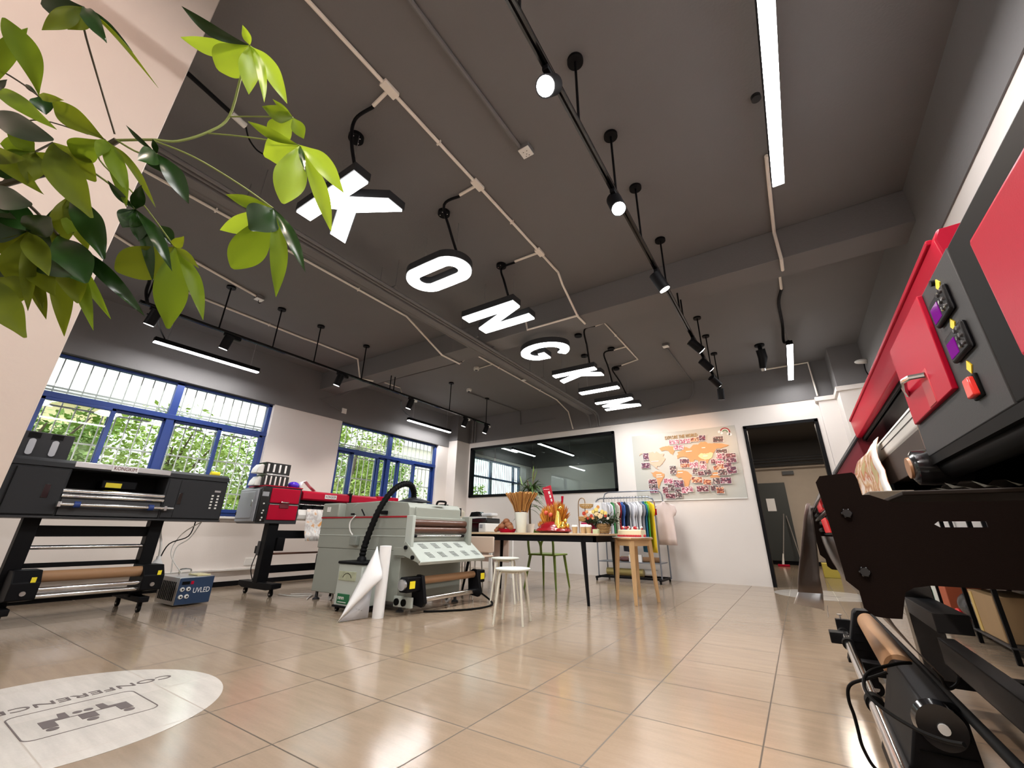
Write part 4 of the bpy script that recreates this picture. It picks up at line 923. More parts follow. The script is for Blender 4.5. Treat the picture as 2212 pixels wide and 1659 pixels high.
for k, pts in enumerate(([(-5.85, 2.2, .84), (-5.8, 2.15, .68), (-5.83, 2.0, .6), (-5.86, 1.96, .42)], [(-5.8, 2.25, .84), (-5.85, 2.1, .7), (-5.85, 2.05, .5), (-5.85, 2.2, .3)], [(-5.9, 2.28, .84), (-5.88, 2.2, .66), (-5.9, 2.1, .55), (-5.9, 2.12, .3)])):
    tag(MB().tube(smoothpath(pts, 5), .006, 6).done('cable', 'wpl' if k else 'rubber', None), '%s cable looping under the right cabinet of the black printer%s' % (('black', 'white', 'white')[k], ('', ', nearer the navy box', ', behind the other white one')[k]), 'cable', 'cables under the black printer')
t = thing('yellow_tape', 'small yellow tape roll on the right end of the black printer', 'tape', (-5.75, 2.2, 1.346)); MB().tube([(-5.8, 2.2, 1.375), (-5.8, 2.29, 1.375)], .03, 14).done('roll', 'yellow', t)
# ------------------------------------------------------------------ red large format printer
t = thing('red_printer', 'red and black large format printer on a black stand behind the laminator', 'printer', (-5.9, 3.6, 0))
X0, X1 = -6.19, -5.70
cab = MB().prism([(2.76, .86), (2.79, .83), (3.31, .83), (3.31, 1.285), (2.82, 1.285), (2.76, 1.245)], 'x', X0, X1).done('left_cabinet', 'dark', t, .006)
sd = MB().box(X0+.02, X1-.01, 2.742, 2.765, .85, 1.25).done('side_panel', 'grey', t, .012)
MB().box(X0+.05, X1-.06, 2.734, 2.745, .89, 1.215).done('side_door', 'grey', sd, .012); MB().box(X1-.10, X1-.085, 2.728, 2.737, 1.03, 1.11).done('door_pull', 'chrome', sd, .004)
for z in (.95, 1.15): MB().box(X0+.04, X0+.055, 2.73, 2.74, z-.02, z+.02).done('hinge', 'black', sd)
MB().box(X1, X1+.012, 2.78, 2.885, .85, 1.275).done('control_strip', 'blackgloss', t, .004)
MB().box(X1+.01, X1+.016, 2.79, 2.87, 1.16, 1.215).done('display', 'grey', t)
for k, z in enumerate((1.07, .985, .955, .90, .87)): MB().lathe((X1+.012, 2.83+(.01 if k % 2 else 0), z), [(.011, 0), (.009, .008)], 12, 'x').done('button', 'wpl', t)
for z0, z1 in ((.875, 1.06), (1.085, 1.27)): MB().box(X1, X1+.02, 2.90, 3.285, z0, z1).done('door', 'red', t, .01)
MB().box(X1+.005, X1+.022, 2.9, 3.285, 1.062, 1.068).done('door_trim', 'chrome', t); hd = MB().tube(smoothpath([(X1+.01, 3.04, 1.11), (X1+.05, 3.05, 1.095), (X1+.05, 3.13, 1.095), (X1+.01, 3.14, 1.11)], 4), .008, 8).done('handle', 'chrome', t)
MB().box(X1+.012, X1+.03, 3.03, 3.15, 1.02, 1.08).done('handle_recess', 'redd', t, .004)
MB().box(X0+.03, X1+.005, 2.82, 3.32, 1.285, 1.30).done('cabinet_lid', 'red', t, .006)
MB().prism([(X0+.05, 1.15), (X1-.03, 1.15), (X1+.0, 1.165), (X1-.01, 1.25), (X1-.06, 1.275), (X0+.05, 1.275)], 'y', 3.34, 4.62).done('beam_cover', 'red', t, .006)
MB().box(X0+.04, X1+.006, 4.08, 4.115, 1.14, 1.285).done('beam_band', 'black', t, .003)
logo(t, (X1+.004, 3.76, 1.21), (0, 1, 0), .19, .055)
MB().box(X0+.05, X1-.08, 3.31, 4.62, .95, 1.15).done('carriage_bay', 'black', t); MB().tube([(X1-.06, 3.31, 1.09), (X1-.06, 4.62, 1.09)], .012, 10).done('guide_rail', 'chrome', t)
for k in range(7): MB().box(X1-.08, X1-.03, 3.38+k*.16, 3.44+k*.16, 1.02, 1.06).done('pinch_roller', 'black', t, .004)
MB().prism([(X1-.2, .88), (X1+.0, .9), (X1+.02, .95), (X1-.02, 1.02), (X1-.2, 1.02)], 'y', 3.31, 4.62).done('platen', 'wpl', t)
cab = MB().box(X0, X1, 4.62, 5.05, .83, 1.285).done('right_cabinet', 'red', t, .01)
b = MB(); b.grid([[(X1+.015+dx, 3.42+k*.085, z) for k in range(6)] for dx, z in ((.0, 1.03), (.012, .98), (.014, .9), (.02, .8), (.05, .7), (.09, .62))])
b.done('printed_film', patch_mat('film_print', [(.8, .79, .77), (.78, .77, .76), (.55, .5, .48), (.8, .78, .76), (.75, .35, .1)], 9, .3, 'noise'), t, solid=.001)
MB().box(-5.86, -5.74, 2.98, 3.11, .14, .84).done('leg', 'black', t, .006); MB().box(-5.86, -5.74, 4.78, 4.9, .14, .84).done('leg', 'black', t, .006)
for y in (3.045, 4.84):
    MB().prism([(-6.2, .10), (-6.2, .15), (-5.40, .15), (-5.40, .10), (-5.52, .075), (-6.1, .075)], 'y', y-.06, y+.06).done('foot_bar', 'black', t, .004)
    for x in (-6.1, -5.5): caster(x, y, t, .036)
MB().box(-5.82, -5.78, 3.1, 4.8, .65, .75).done('crossbar', 'black', t, .003); MB().box(-5.82, -5.78, 3.1, 4.8, .24, .33).done('crossbar', 'black', t, .003)
MB().tube([(-5.72, 3.1, .47), (-5.72, 4.8, .47)], .013, 10).done('take_up_bar', 'brown', t); MB().box(-5.8, -5.72, 3.12, 3.22, .5, .66).done('fan_box', 'black', t, .004)
mt = MB().box(-5.99, -5.86, 2.99, 3.05, .47, .56).done('take_up_motor', 'black', t, .008); MB().box(-5.9, -5.84, 2.97, 3.0, .45, .62).done('motor_plate', 'dark', mt, .003)
MB().box(-5.75, -5.70, 3.72, 3.84, .33, .45).done('power_unit', 'black', t, .004); MB().box(-5.75, -5.70, 3.88, 3.96, .33, .41).done('connector', 'wpl', t, .004)
MB().tube(smoothpath([(-5.94, 3.0, .46), (-5.93, 2.97, .3), (-5.9, 3.0, .17)], 4), .006, 6).done('cable', 'rubber', t)
t = thing('ink_station', 'two tier black ink rack with white slots on top of the red printer', 'ink box', (-5.95, 3.0, 1.3))
lo = MB().box(-6.02, -5.82, 2.82, 3.16, 1.302, 1.44).done('lower_tier', 'blackgloss', t, .004); up = MB().box(-6.05, -5.85, 2.83, 3.17, 1.46, 1.61).done('upper_tier', 'blackgloss', t, .004)
MB().box(-6.04, -5.82, 2.85, 3.13, 1.44, 1.46).done('tray', 'steel', t, .003)
for k in range(5): MB().box(-5.822, -5.815, 2.845+k*.062, 2.865+k*.062, 1.315, 1.43).done('ink_window', 'wpl', lo, .003)
for k in range(4): MB().box(-5.852, -5.845, 2.855+k*.078, 2.88+k*.078, 1.485, 1.59).done('ink_window', 'paper', up, .003)
for k in range(2): MB().prism([(2.74, 1.3+k*.16), (2.83, 1.3+k*.16), (2.83, 1.41+k*.16), (2.79, 1.42+k*.16), (2.75, 1.36+k*.16)], 'x', -6.03, -5.87).done('ink_bottle', 'wpl', t, .006)
tag(MB().ball((-5.93, 3.30, 1.35), .07, (1, 1.1, .7)).done('blue_packet', mat('blue_wrap', (.08, .03, .6), .25), None), 'shiny blue packet on the red printer beside the ink rack', 'packet')
b = MB(); b.grid([[(x, 3.36+y, z) for y, z in ((0, 1.29), (.03, 1.40), (.08, 1.42), (.15, 1.36), (.25, 1.29))] for x in (-5.95, -5.85)]); tag(b.done('film_strip', 'paper', None, solid=.003), 'white curved strip arching over the lid of the red printer', 'film')
for k, pts in enumerate(([(-5.5, 3.3, .008), (-5.3, 3.45, .008), (-5.1, 3.3, .008), (-4.98, 3.2, .008)], [(-5.6, 3.2, .008), (-5.3, 3.25, .008), (-5.15, 3.5, .008)])):
    tag(MB().tube(smoothpath(pts, 5), .006, 6).done('floor_cable', 'wpl', None), 'white cable on the floor between red printer and laminator, %s' % ('nearer' if k == 0 else 'farther'), 'cable', 'floor cables by the laminator')
# ------------------------------------------------------------------ laminator
t = thing('laminator', 'large grey green laminating machine with a brown roll in the centre', 'laminator', (-4.2, 3.75, 0))
Y0, Y1 = 3.25, 4.22
lo = MB().box(-5.01, -3.54, Y0, Y1, .085, .56).done('lower_cabinet', 'lam', t, .008)
MB().box(-5.03, -3.47, Y0-.002, Y1+.002, .56, .905).done('upper_cabinet', 'lam', t, .006)
MB().box(-5.03, -3.46, Y0-.006, Y0, .70, .71).done('side_ridge', 'laml', t, .002); MB().box(-5.03, -3.46, Y0-.005, Y0, .78, .786).done('side_ridge', 'lamd', t, .001)
MB().box(-3.50, -3.40, Y0-.01, Y0+.03, .58, .915).done('front_column', 'laml', t, .006); MB().box(-3.52, -3.40, Y1-.05, Y1+.01, .58, .93).done('front_column', 'lam', t, .006)
MB().box(-5.035, -3.50, Y0-.008, Y0, .895, .912).done('red_stripe', 'stripe', t, .001)
MB().prism([(-4.50, .905), (-3.52, .905), (-3.52, 1.0), (-3.56, 1.055), (-3.95, 1.085), (-4.42, 1.07), (-4.5, 1.03)], 'y', Y0+.04, Y1-.08).done('top_hood', 'lam', t, .008)
MB().box(-5.05, -4.72, Y0, Y1, .905, 1.075).done('rear_cabinet', 'lam', t, .015)
MB().box(-4.95, -4.88, Y0-.004, Y0+.002, .97, 1.03).done('switch_plate', 'wpl', t, .003)
MB().box(-4.74, -4.42, Y0+.1, Y1-.1, .905, 1.08).done('rear_deck', 'lam', t, .01)
fp = MB().box(-3.62, -3.50, Y0+.12, Y1-.1, .885, 1.01).done('front_lid', 'lam', t, .01)
hd = MB(); hd.tube(smoothpath([(-3.52, 3.70, 1.05), (-3.50, 3.71, 1.085), (-3.50, 3.83, 1.085), (-3.52, 3.84, 1.05)], 4), .012, 8).done('lid_handle', 'black', t)
MB().box(-3.93, -3.85, Y0-.01, Y0+.03, .93, .97).done('latch', 'black', t, .005); MB().tube([(-4.2, Y0-.01, .92), (-4.24, Y0-.03, .99)], .008, 8).done('lever', 'black', t)
MB().box(-4.46, -4.42, Y0-.01, Y0+.02, .93, .95).done('latch', 'black', t, .004)
MB().box(-4.36, -4.24, Y0-.05, Y0, .60, .70).done('socket_box', 'lamd', t, .006)
MB().tube(smoothpath([(-4.35, Y0-.02, .92), (-4.42, Y0-.03, .85), (-4.40, Y0-.03, .76), (-4.34, Y0-.03, .71)], 5), .007, 6).done('cord', 'wpl', t)
for z, r_ in ((.843, .036), (.770, .036)): MB().tube([(-3.47, Y0+.03, z), (-3.47, Y1-.05, z)], r_, 20).done('pressure_roller', 'brown', t)
MB().tube([(-3.44, Y0+.03, .71), (-3.44, Y1-.05, .71)], .009, 10).done('guide_rod', 'chrome', t)
for y in (Y0+.07, Y1-.12): MB().tube([(-3.44, y-.02, .71), (-3.44, y+.02, .71)], .017, 10).done('rod_collar', 'black', t)
b = MB(); P0, P1 = Vector((-3.47, 0, .655)), Vector((-3.22, 0, .47)); dn = Vector((P1.z-P0.z, 0, -(P1.x-P0.x))).normalized()
vp = MB().prism([(P0.x, P0.z), (P1.x, P1.z), (P1.x-.012, P1.z-.03), (P0.x-.02, P0.z-.03)], 'y', Y0-.03, Y1+.06).done('vent_panel', 'laml', t, .004)
nrm = Vector((P1.z-P0.z, 0, P0.x-P1.x)).normalized(); nrm = nrm if nrm.z > 0 else -nrm; d_ = (P1-P0)
for row, (f_, n_) in enumerate(((.25, 4), (.70, 5))):
    for k in range(n_):
        y = Y0+.17+k*.19-(.0 if row else -.0); sl_ = MB()
        for j in range(5):
            for i in range(4):
                c = P0+d_*(f_+(j-2)*.055)+nrm*.0015; yy = y+(i-1.5)*.022+(j-2)*.006
                a = d_.normalized()*.0035; q = Vector((0, .009, 0)); sl_.face([c-a-q+Vector((0, yy, 0)), c+a-q+Vector((0, yy, 0)), c+a+q+Vector((0, yy, 0)), c-a+q+Vector((0, yy, 0))])
        sl_.done('vent_slots', 'rubber', vp, smooth=False)
MB().box(-3.60, -3.46, Y0-.025, Y0-.005, .50, .60).done('side_arm', 'lam', t, .006)
ar = MB().prism([(-3.62, .52), (-3.46, .52), (-3.24, .46), (-3.22, .48), (-3.45, .66), (-3.5, .60), (-3.62, .60)], 'y', Y0-.04, Y0-.028).done('side_arm', 'lam', t, .003)
for x, z in ((-3.43, .60), (-3.32, .51)): MB().lathe((x, Y0-.04, z), [(.02, -.018), (.02, .002)], 14, 'y').done('arm_knob', 'black', t)
for a_, b_, nm in ((Y0-.13, Y0+.1, 0), (Y1-.04, Y1+.16, 1)):
    y = b_-.03 if not nm else a_+.03
    br = MB().prism([(-3.38, .08), (-3.24, .06), (-3.20, .10), (-3.26, .34), (-3.33, .35), (-3.40, .30)], 'y', y-.02, y+.02).done('roll_bracket', 'black', t, .006)
    yo = (a_+.08) if not nm else (b_-.06)
    mt = MB().box(-3.38, -3.27, min(yo-.08, y), max(yo+.04, y), .20, .335).done('roll_motor', 'black', t, .012)
    MB().lathe((-3.325, yo-.08 if not nm else yo+.05, .27), [(.05, -.025), (.05, .012)], 20, 'y').done('motor_cap', 'steel', mt)
    MB().box(-3.268, -3.265, yo-.05, yo+.02, .235, .30).done('label', 'yellow', mt)
MB().tube([(-3.32, Y0+.1, .292), (-3.32, Y1-.03, .292)], .037, 20).done('paper_core', 'card', t)
MB().tube([(-3.29, Y0+.08, .12), (-3.29, Y1+.06, .12)], .026, 20).done('take_up_tube', 'chrome', t)
lp = MB().box(-3.55, -3.30, Y0-.03, Y0-.0, .055, .15).done('foot_plate', 'laml', t, .005)
for x in (-3.50, -3.40): MB().lathe((x, Y0-.03, .10), [(.032, -.014), (.032, .002)], 18, 'y').done('port', 'rubber', lp)
for x, y in ((-4.93, Y0+.03), (-3.52, Y0+.04), (-3.50, Y1-.12), (-4.93, Y1-.1)):
    MB().lathe((x, y, 0), [(.04, 0), (.04, .012), (.018, .025), (.016, .09)], 16).done('levelling_foot', 'dark', t)
for x, y in ((-4.75, Y0+.1), (-3.60, Y0+.22), (-3.56, Y1-.18)):
    caster(x, y, t, .036, 'wpl')
tag(MB().tube(smoothpath([(-3.3, 4.3, .1), (-3.1, 4.25, .03), (-2.98, 4.1, .01), (-3.0, 3.8, .01), (-3.2, 3.5, .01), (-3.3, 3.4, .012)], 6), .010, 8).done('power_cable', 'rubber', None), 'thick black cable curling on the floor in front of the laminator', 'cable')
# fume extractor, hose and hood
t = thing('fume_extractor', 'pale grey fume extractor with a black ribbed hose beside the laminator', 'fume extractor', (-3.92, 3.08, 0))
MB().box(-4.10, -3.72, 2.93, 3.21, .05, .44).done('case', 'laml', t, .012); MB().box(-4.11, -3.71, 2.92, 3.22, .435, .462).done('top_plate', 'black', t, .008); MB().box(-4.11, -3.71, 2.92, 3.22, .04, .06).done('base_plate', 'black', t, .004)
pn = MB().box(-4.07, -3.80, 2.922, 2.932, .285, .37).done('display_panel', mat('gauge_panel', (.40, .43, .30), .4, var=.4, vscale=20), t, .003)
aa = [R(20+140*i/12) for i in range(13)]
MB().prism([(-3.93+.075*math.cos(a), .29+.065*math.sin(a)) for a in aa]+[(-3.93+.07*math.cos(a), .29+.06*math.sin(a)) for a in reversed(aa)], 'y', 2.920, 2.923).done('gauge_arc', 'rubber', pn, smooth=False)
lb = MB().box(-4.05, -3.86, 2.925, 2.932, .075, .165).done('green_label', mat('green_label', (.01, .13, .05), .4), t, .003)
text('label_lettering', 'nnn', 'wpl', lb, (-3.985, 2.924, .13), (1, 0, 0), (0, 0, 1), .035, .001, width=.09, bold=.01); MB().box(-4.03, -3.9, 2.9235, 2.925, .088, .094).done('label_line', 'wpl', lb)
for x, y in ((-4.07, 2.96), (-3.76, 2.96), (-4.07, 3.18), (-3.76, 3.18)): caster(x, y, t, .018)
hp = smoothpath([(-3.93, 3.07, .46), (-3.925, 3.08, .60), (-3.90, 3.12, .80), (-3.87, 3.18, 1.0), (-3.84, 3.28, 1.17), (-3.83, 3.42, 1.27), (-3.86, 3.58, 1.28), (-3.92, 3.70, 1.21), (-3.95, 3.74, 1.13)], 9)
rs = [.033+.0035*((i % 2)*2-1) for i in range(len(hp))]
MB().tube(hp, rs, 16).done('hose', 'rubber', t); MB().lathe((-3.93, 3.07, 0), [(.05, .46), (.045, .49), (.036, .5)]).done('hose_collar', 'black', t)
b = MB(); top = [(-3.95+.035*math.cos(a), 3.74+.035*math.sin(a), 1.15) for a in [i*math.pi/2+math.pi/4 for i in range(4)]]; bot = [(-3.95+s_*.2*c_, 3.74+.2*d2, 1.088) for s_, c_, d2 in ((1, 1, .6), (-1, 1, .6), (-1, 1, -.6), (1, 1, -.6))]
b.grid([[top[i % 4] for i in range(5)], [bot[i % 4] for i in range(5)]]); b.done('suction_hood', 'dark', t, solid=.006)
# standing roll with a loose white sheet
t = thing('paper_roll', 'upright white paper roll with a loose triangular sheet standing in front of the laminator', 'paper roll', (-3.46, 2.96, 0))
MB().tube([(-3.46, 2.97, .0), (-3.45, 2.96, .62)], [.052, .055], 28).done('roll', 'paper', t)
b = MB(); A = Vector((-3.50, 2.90, .615)); Bp = Vector((-3.372, 2.90, .35)); Cc = Vector((-3.56, 2.62, .004)); Dd = Vector((-3.51, 2.90, .20)); rows = []
for i in range(11):
    u = i/10; l = A.lerp(Cc, u)+Vector((-.0, 0, 0)); r_ = (A.lerp(Bp, min(1, u*1.7)) if u < .59 else Bp.lerp(Dd, (u-.59)/.41)*(1)+Vector((0, -.0, 0))) if u < 1 else Cc.lerp(Dd, .0)
    if u > .59: r_ = Bp.lerp(Cc, ((u-.59)/.41)**1.1)
    rows.append([l.lerp(r_, j/6)+Vector((.02, -.035, 0))*math.sin(math.pi*j/6)*(1-abs(u-.5))*.9 for j in range(7)])
b.grid(rows); b.done('loose_sheet', 'paper', t, solid=.0012)
b = MB(); b.grid([[(-3.512, 2.91, .30), (-3.513, 2.90, .15), (-3.512, 2.90, .004)], [(-3.535, 2.77, .16), (-3.537, 2.77, .08), (-3.537, 2.77, .004)], [(-3.558, 2.63, .016), (-3.559, 2.63, .01), (-3.559, 2.63, .004)]])
sh = b.done('printed_flap', mat('flap', (.66, .68, .72), .5), t, solid=.001)
for k in range(5): MB().box(-3.532+k*.0025, -3.5295+k*.0025, 2.88-k*.03, 2.895-k*.03, .05+.01*k, .052+.01*k).done('printed_line', 'dark', sh)
# ------------------------------------------------------------------ big table
t = thing('dining_table', 'long table with a thin pale wood top and black splayed legs', 'table', (-2.97, 5.18, 0))
TX0, TX1, TY0, TY1, TT = -3.97, -1.97, 4.80, 5.56, .752
MB().box(TX0, TX1, TY0, TY1, .728, TT).done('table_top', 'wtop', t, .004)
MB().box(TX0+.06, TX1-.06, TY0+.03, TY0+.06, .655, .728).box(TX0+.06, TX1-.06, TY1-.06, TY1-.03, .655, .728).box(TX0+.06, TX0+.09, TY0+.03, TY1-.03, .655, .728).box(TX1-.09, TX1-.06, TY0+.03, TY1-.03, .655, .728).done('apron', 'black', t)
for (x0, y0, x1, y1) in ((-2.20, 4.86, -2.115, 4.75), (-2.06, 5.48, -2.10, 5.62), (-3.80, 5.46, -3.77, 5.40), (-3.87, 4.87, -3.95, 4.76)):
    MB().tube([(x0, y0, .72), (x1, y1, 0)], [.034, .017], 4).done('leg', 'black', t, smooth=False)
# small wooden table
t = thing('wooden_side_table', 'small raw wood side table with slanted legs carrying the cake', 'table', (-1.79, 5.42, 0))
ft = [(-2.02, 5.40), (-1.69, 5.09), (-1.555, 5.52), (-1.88, 5.83)]; c = Vector((-1.79, 5.46, 0)); tops = [c+(Vector((x, y, 0))-c)*.80 for x, y in ft]
MB().prism([(c.x+(q.x-c.x)*1.28, c.y+(q.y-c.y)*1.28) for q in tops], 'z', .69, .708).done('table_top', 'wood', t, .003)
for (x, y), q in zip(ft, tops): MB().tube([(q.x, q.y, .69), (x, y, 0)], [.034, .020], 4).done('leg', 'wood', t, smooth=False)
for i in range(4):
    a, b_ = tops[i], tops[(i+1) % 4]; d = (b_-a).normalized()*.02; n = Vector((-d.y, d.x, 0))*.5
    MB().prism([(a.x+n.x, a.y+n.y), (b_.x+n.x, b_.y+n.y), (b_.x-n.x, b_.y-n.y), (a.x-n.x, a.y-n.y)], 'z', .615, .69).done('rail', 'wood', t)
# cake
t = thing('cream_cake', 'rectangular cream cake topped with berries on the wooden side table', 'cake', (-1.79, 5.42, .71))
MB().box(-1.99, -1.57, 5.28, 5.56, .709, .716).done('cake_board', 'wpl', t)
MB().box(-1.93, -1.63, 5.32, 5.52, .716, .80).done('cake_body', mat('cream', (.86, .78, .52), .5, bump=.1, nscale=30), t, .012, seg=3)
br = mat('berry', (.35, .01, .02), .3); br2 = mat('strawberry', (.55, .02, .03), .4); cr = mat('whipped_cream', (.9, .87, .82), .5)
for k in range(26): MB().ball((-1.92+random.random()*.28, 5.34+random.random()*.16, .812+random.random()*.018), random.uniform(.012, .02), u=8, w=5).done('topping', random.choice((br, br2, cr)), t)
for k in range(14): MB().ball((-1.92+k*.0215, 5.315, .727), .013, (1, 1, 1.2), u=8, w=5).done('strawberry', br2, t)
tag(MB().ball((-1.585, 5.30, .73), .018, u=10, w=6).done('strawberry', br2, None), 'single strawberry beside the cake at its right end', 'fruit')
# things on the big table
t = thing('tall_vase', 'white tapered vase filled with a flared bundle of brown dried reeds', 'vase', (-3.265, 5.15, TT))
MB().lathe((-3.265, 5.15, 0), [(.06, TT), (.068, TT+.01), (.085, .95), (.094, 1.015), (.088, 1.02), (.07, .95)], 28).done('vase', mat('vase_glaze', (.72, .76, .70), .3), t)
rm = [mat('reed_a', (.42, .20, .05), .7), mat('reed_b', (.30, .12, .03), .7), mat('reed_c', (.55, .30, .09), .7)]
for g_ in range(3):
    b = MB()
    for k in range(60):
        a = random.uniform(0, 6.283); r_ = math.sqrt(random.random()); b.tube([(-3.265+.06*r_*math.cos(a), 5.15+.06*r_*math.sin(a), .93), (-3.265+.13*r_*math.cos(a), 5.15+.12*r_*math.sin(a), 1.12), (-3.265+.25*r_*math.cos(a), 5.15+.2*r_*math.sin(a), 1.29-r_*.02+random.uniform(-.01, .02))], [.003, .005, .009], 5)
    o = b.done('dried_reeds', rm[g_], t); o['kind'] = 'stuff'
b = MB(); b.tube([(-3.265+.085*math.cos(a), 5.15+.085*math.sin(a), 1.03+.006*math.sin(a*5)) for a in [i*.35 for i in range(19)]], .008, 6); b.done('ribbon', 'brown', t)
t = thing('leafy_plant', 'spiky dark green plant in a pot behind the reed vase', 'plant', (-3.30, 5.42, TT))
MB().lathe((-3.29, 5.44, 0), [(.05, TT), (.07, TT+.12), (.06, TT+.12)], 16).done('pot', 'wpl', t)
MB().tube([(-3.29, 5.44, TT+.1), (-3.30, 5.44, 1.2), (-3.33, 5.43, 1.5)], [.018, .014, .01], 8).done('stem', bark, t); MB().tube([(-3.29, 5.44, 1.1), (-3.24, 5.43, 1.3), (-3.22, 5.43, 1.62)], [.012, .01, .008], 8).done('stem', bark, t)
gm = mat('dracaena_leaf', (.045, .10, .02), .45, var=.4); gm2 = mat('dracaena_young', (.20, .32, .06), .45)
rnd = random.Random(4)
def blade(b, p, d, ln, w_, droop):
    d = Vector(d).normalized(); s = d.cross(Vector((0, 0, 1))); s = s.normalized() if s.length > .05 else Vector((1, 0, 0)); rows = []
    for i in range(7):
        u = i/6; q = Vector(p)+d*ln*u+Vector((0, 0, -droop*ln*u*u)); ww = w_*math.sin(math.pi*min(1, u*.85+.13)); rows.append([q-s*ww, q+Vector((0, 0, -ww*.4)), q+s*ww])
    b.grid(rows)
n_ = 0
for cxp, zc, num in ((-3.31, 1.30, 30), (-3.25, 1.36, 28), (-3.40, 1.38, 12), (-3.30, 1.12, 14)):
    for k in range(num):
        a = rnd.uniform(0, 6.283); el = rnd.uniform(-.3, 1.0); b = MB(); blade(b, (cxp, 5.43, zc+rnd.uniform(-.06, .06)), (math.cos(a)*math.cos(el), math.sin(a)*math.cos(el)*.6, math.sin(el)), rnd.uniform(.2, .33), .013, rnd.uniform(.2, .8)); b.done('leaf', gm, t); n_ += 1
for (x, z, d, h_) in ((-3.235, 1.45, (.05, 0, 1), .26), (-3.24, 1.45, (.45, 0, 1), .22), (-3.42, 1.42, (-.35, 0, 1), .17), (-3.22, 1.5, (.2, .1, 1), .22), (-3.36, 1.42, (.2, .1, 1), .17)):
    b = MB(); blade(b, (x, 5.43, z), d, h_, .014, .0); b.done('leaf', gm2, t)
t = thing('bread_basket', 'red tray heaped with brown round buns at the left of the vase', 'food tray', (-3.45, 5.1, TT))
MB().lathe((-3.46, 5.1, 0), [(.10, TT), (.13, TT+.05), (.12, TT+.05)], 20).done('tray', 'red', t)
for i, (x, y, z, r_) in enumerate(((-3.60, 5.08, .80, .045), (-3.53, 5.06, .83, .055), (-3.44, 5.1, .85, .06), (-3.48, 5.1, .90, .05), (-3.55, 5.14, .87, .045), (-3.38, 5.05, .82, .05), (-3.62, 5.05, TT+.028, .03))):
    tag(MB().ball((x, y, z), r_, (1, 1, .8)).done('bun', mat('bun_%d' % i, (.30, .12, .05), .6, var=.3), None), 'round brown bun %s' % ('at the left edge of the red tray', 'low on the left of the red tray heap', 'large, in the middle of the tray heap', 'topmost of the tray heap', 'behind the left buns of the tray', 'at the right side of the tray', 'lying on the table left of the tray')[i], 'bun', 'buns around the red tray')
# bouquet arrangement
t = thing('wheat_bouquet', 'orange wheat bouquet wrapped in red foil with a golden tray at its foot', 'bouquet', (-2.74, 5.15, TT))
MB().lathe((-2.72, 5.12, 0), [(.19, TT), (.22, TT+.03), (.2, TT+.09), (.13, TT+.14)], 24).done('foil_wrap', 'redf', t)
wm = [mat('wheat_a', (.50, .17, .008), .7), mat('wheat_b', (.36, .09, .006), .7), mat('wheat_c', (.60, .26, .02), .7)]
for (cx_, cz_, rx, rz, lean, num) in ((-2.80, .90, .13, .23, -.15, 130), (-2.66, .92, .15, .25, .15, 170), (-2.86, .82, .11, .12, -.4, 90)):
    for m_ in wm:
        b = MB()
        for k in range(num//3):
            a = R(random.uniform(15, 165)); dp = random.uniform(-.06, .06); q = Vector((cx_+rx*math.cos(a)*1.05, 5.13+dp, cz_+rz*math.sin(a)*random.uniform(.8, 1)))
            p = Vector((cx_+.03*math.cos(a), 5.13+dp*.5, cz_-.06)); mid = p.lerp(q, .62); b.tube([p, mid, q], [.003, .009, .001], 5)
        o = b.done('wheat_ears', m_, t, smooth=False); o['kind'] = 'stuff'
e = thing('red_envelope', 'red card with pale lettering standing tilted in the wheat bouquet', 'card', (-2.82, 5.18, 1.1))
b = MB(); V = [(-2.93, 1.345), (-2.80, 1.375), (-2.74, 1.12), (-2.86, 1.09)]; b.prism(V, 'y', 5.18, 5.188); b.done('card', mat('red_card', (.45, .01, .03), .4), e, smooth=False)
for k in range(3): b = MB(); b.prism([(-2.84+k*.018, 1.29-k*.05), (-2.815+k*.016, 1.296-k*.05), (-2.805+k*.016, 1.26-k*.05), (-2.83+k*.018, 1.254-k*.05)], 'y', 5.176, 5.181); b.done('lettering', 'wpl', e, smooth=False)
MB().box(-2.91, -2.82, 5.177, 5.181, 1.318, 1.323).done('printed_line', 'wpl', e); MB().tube([(-2.80, 5.185, 1.12), (-2.76, 5.16, .85)], .005, 6).done('stick', 'brown', e)
tag(MB().tube([(-2.62, 5.16, 1.02), (-2.605, 5.15, 1.22)], [.006, .017], 6).done('red_flag', 'red', None), 'thin red pennant rising from the right of the wheat bouquet', 'flag')
for i, (x, z) in enumerate(((-2.79, 1.0), (-2.72, .975))): tag(MB().ball((x, 5.02, z), .03).done('red_ball', mat('salmon_%d' % i, (.6, .09, .04), .45), None), 'salmon red ball ornament in the wheat bouquet, %s of two' % ('left and higher', 'right and lower')[i], 'ornament', 'ball ornaments in the bouquet')
f_ = thing('golden_figurine', 'golden seated robed figurine in front of the wheat bouquet', 'figurine', (-2.58, 5.02, .80))
MB().lathe((-2.61, 5.02, 0), [(.07, .79), (.065, .83), (.045, .90), (.035, .97), (.02, 1.03), (.015, 1.045)], 18).done('robe', 'gold', f_)
MB().ball((-2.575, 5.0, 1.055), .03, (1.2, 1, .9)).done('head', 'gold', f_); MB().tube([(-2.61, 5.01, 1.03), (-2.59, 5.0, 1.05)], .014, 8).done('neck', 'gold', f_)
for (x, z, r_) in ((-2.53, .86, .035), (-2.50, .90, .028), (-2.54, .82, .05), (-2.47, .84, .03)): MB().ball((x, 5.0, z), r_, (1, .8, 1)).done('ornament', 'gold', f_)
MB().lathe((-2.55, 5.0, 0), [(.12, .768), (.13, .78), (.11, .80)], 20).done('pedestal', 'redf', f_)
tag(MB().lathe((-2.72, 5.0, 0), [(.14, TT+.001), (.20, TT+.03), (.16, TT+.06), (.12, TT+.05)], 28).done('red_plate', 'redf', None), 'wide glossy dark red dish under the wheat bouquet', 'dish')
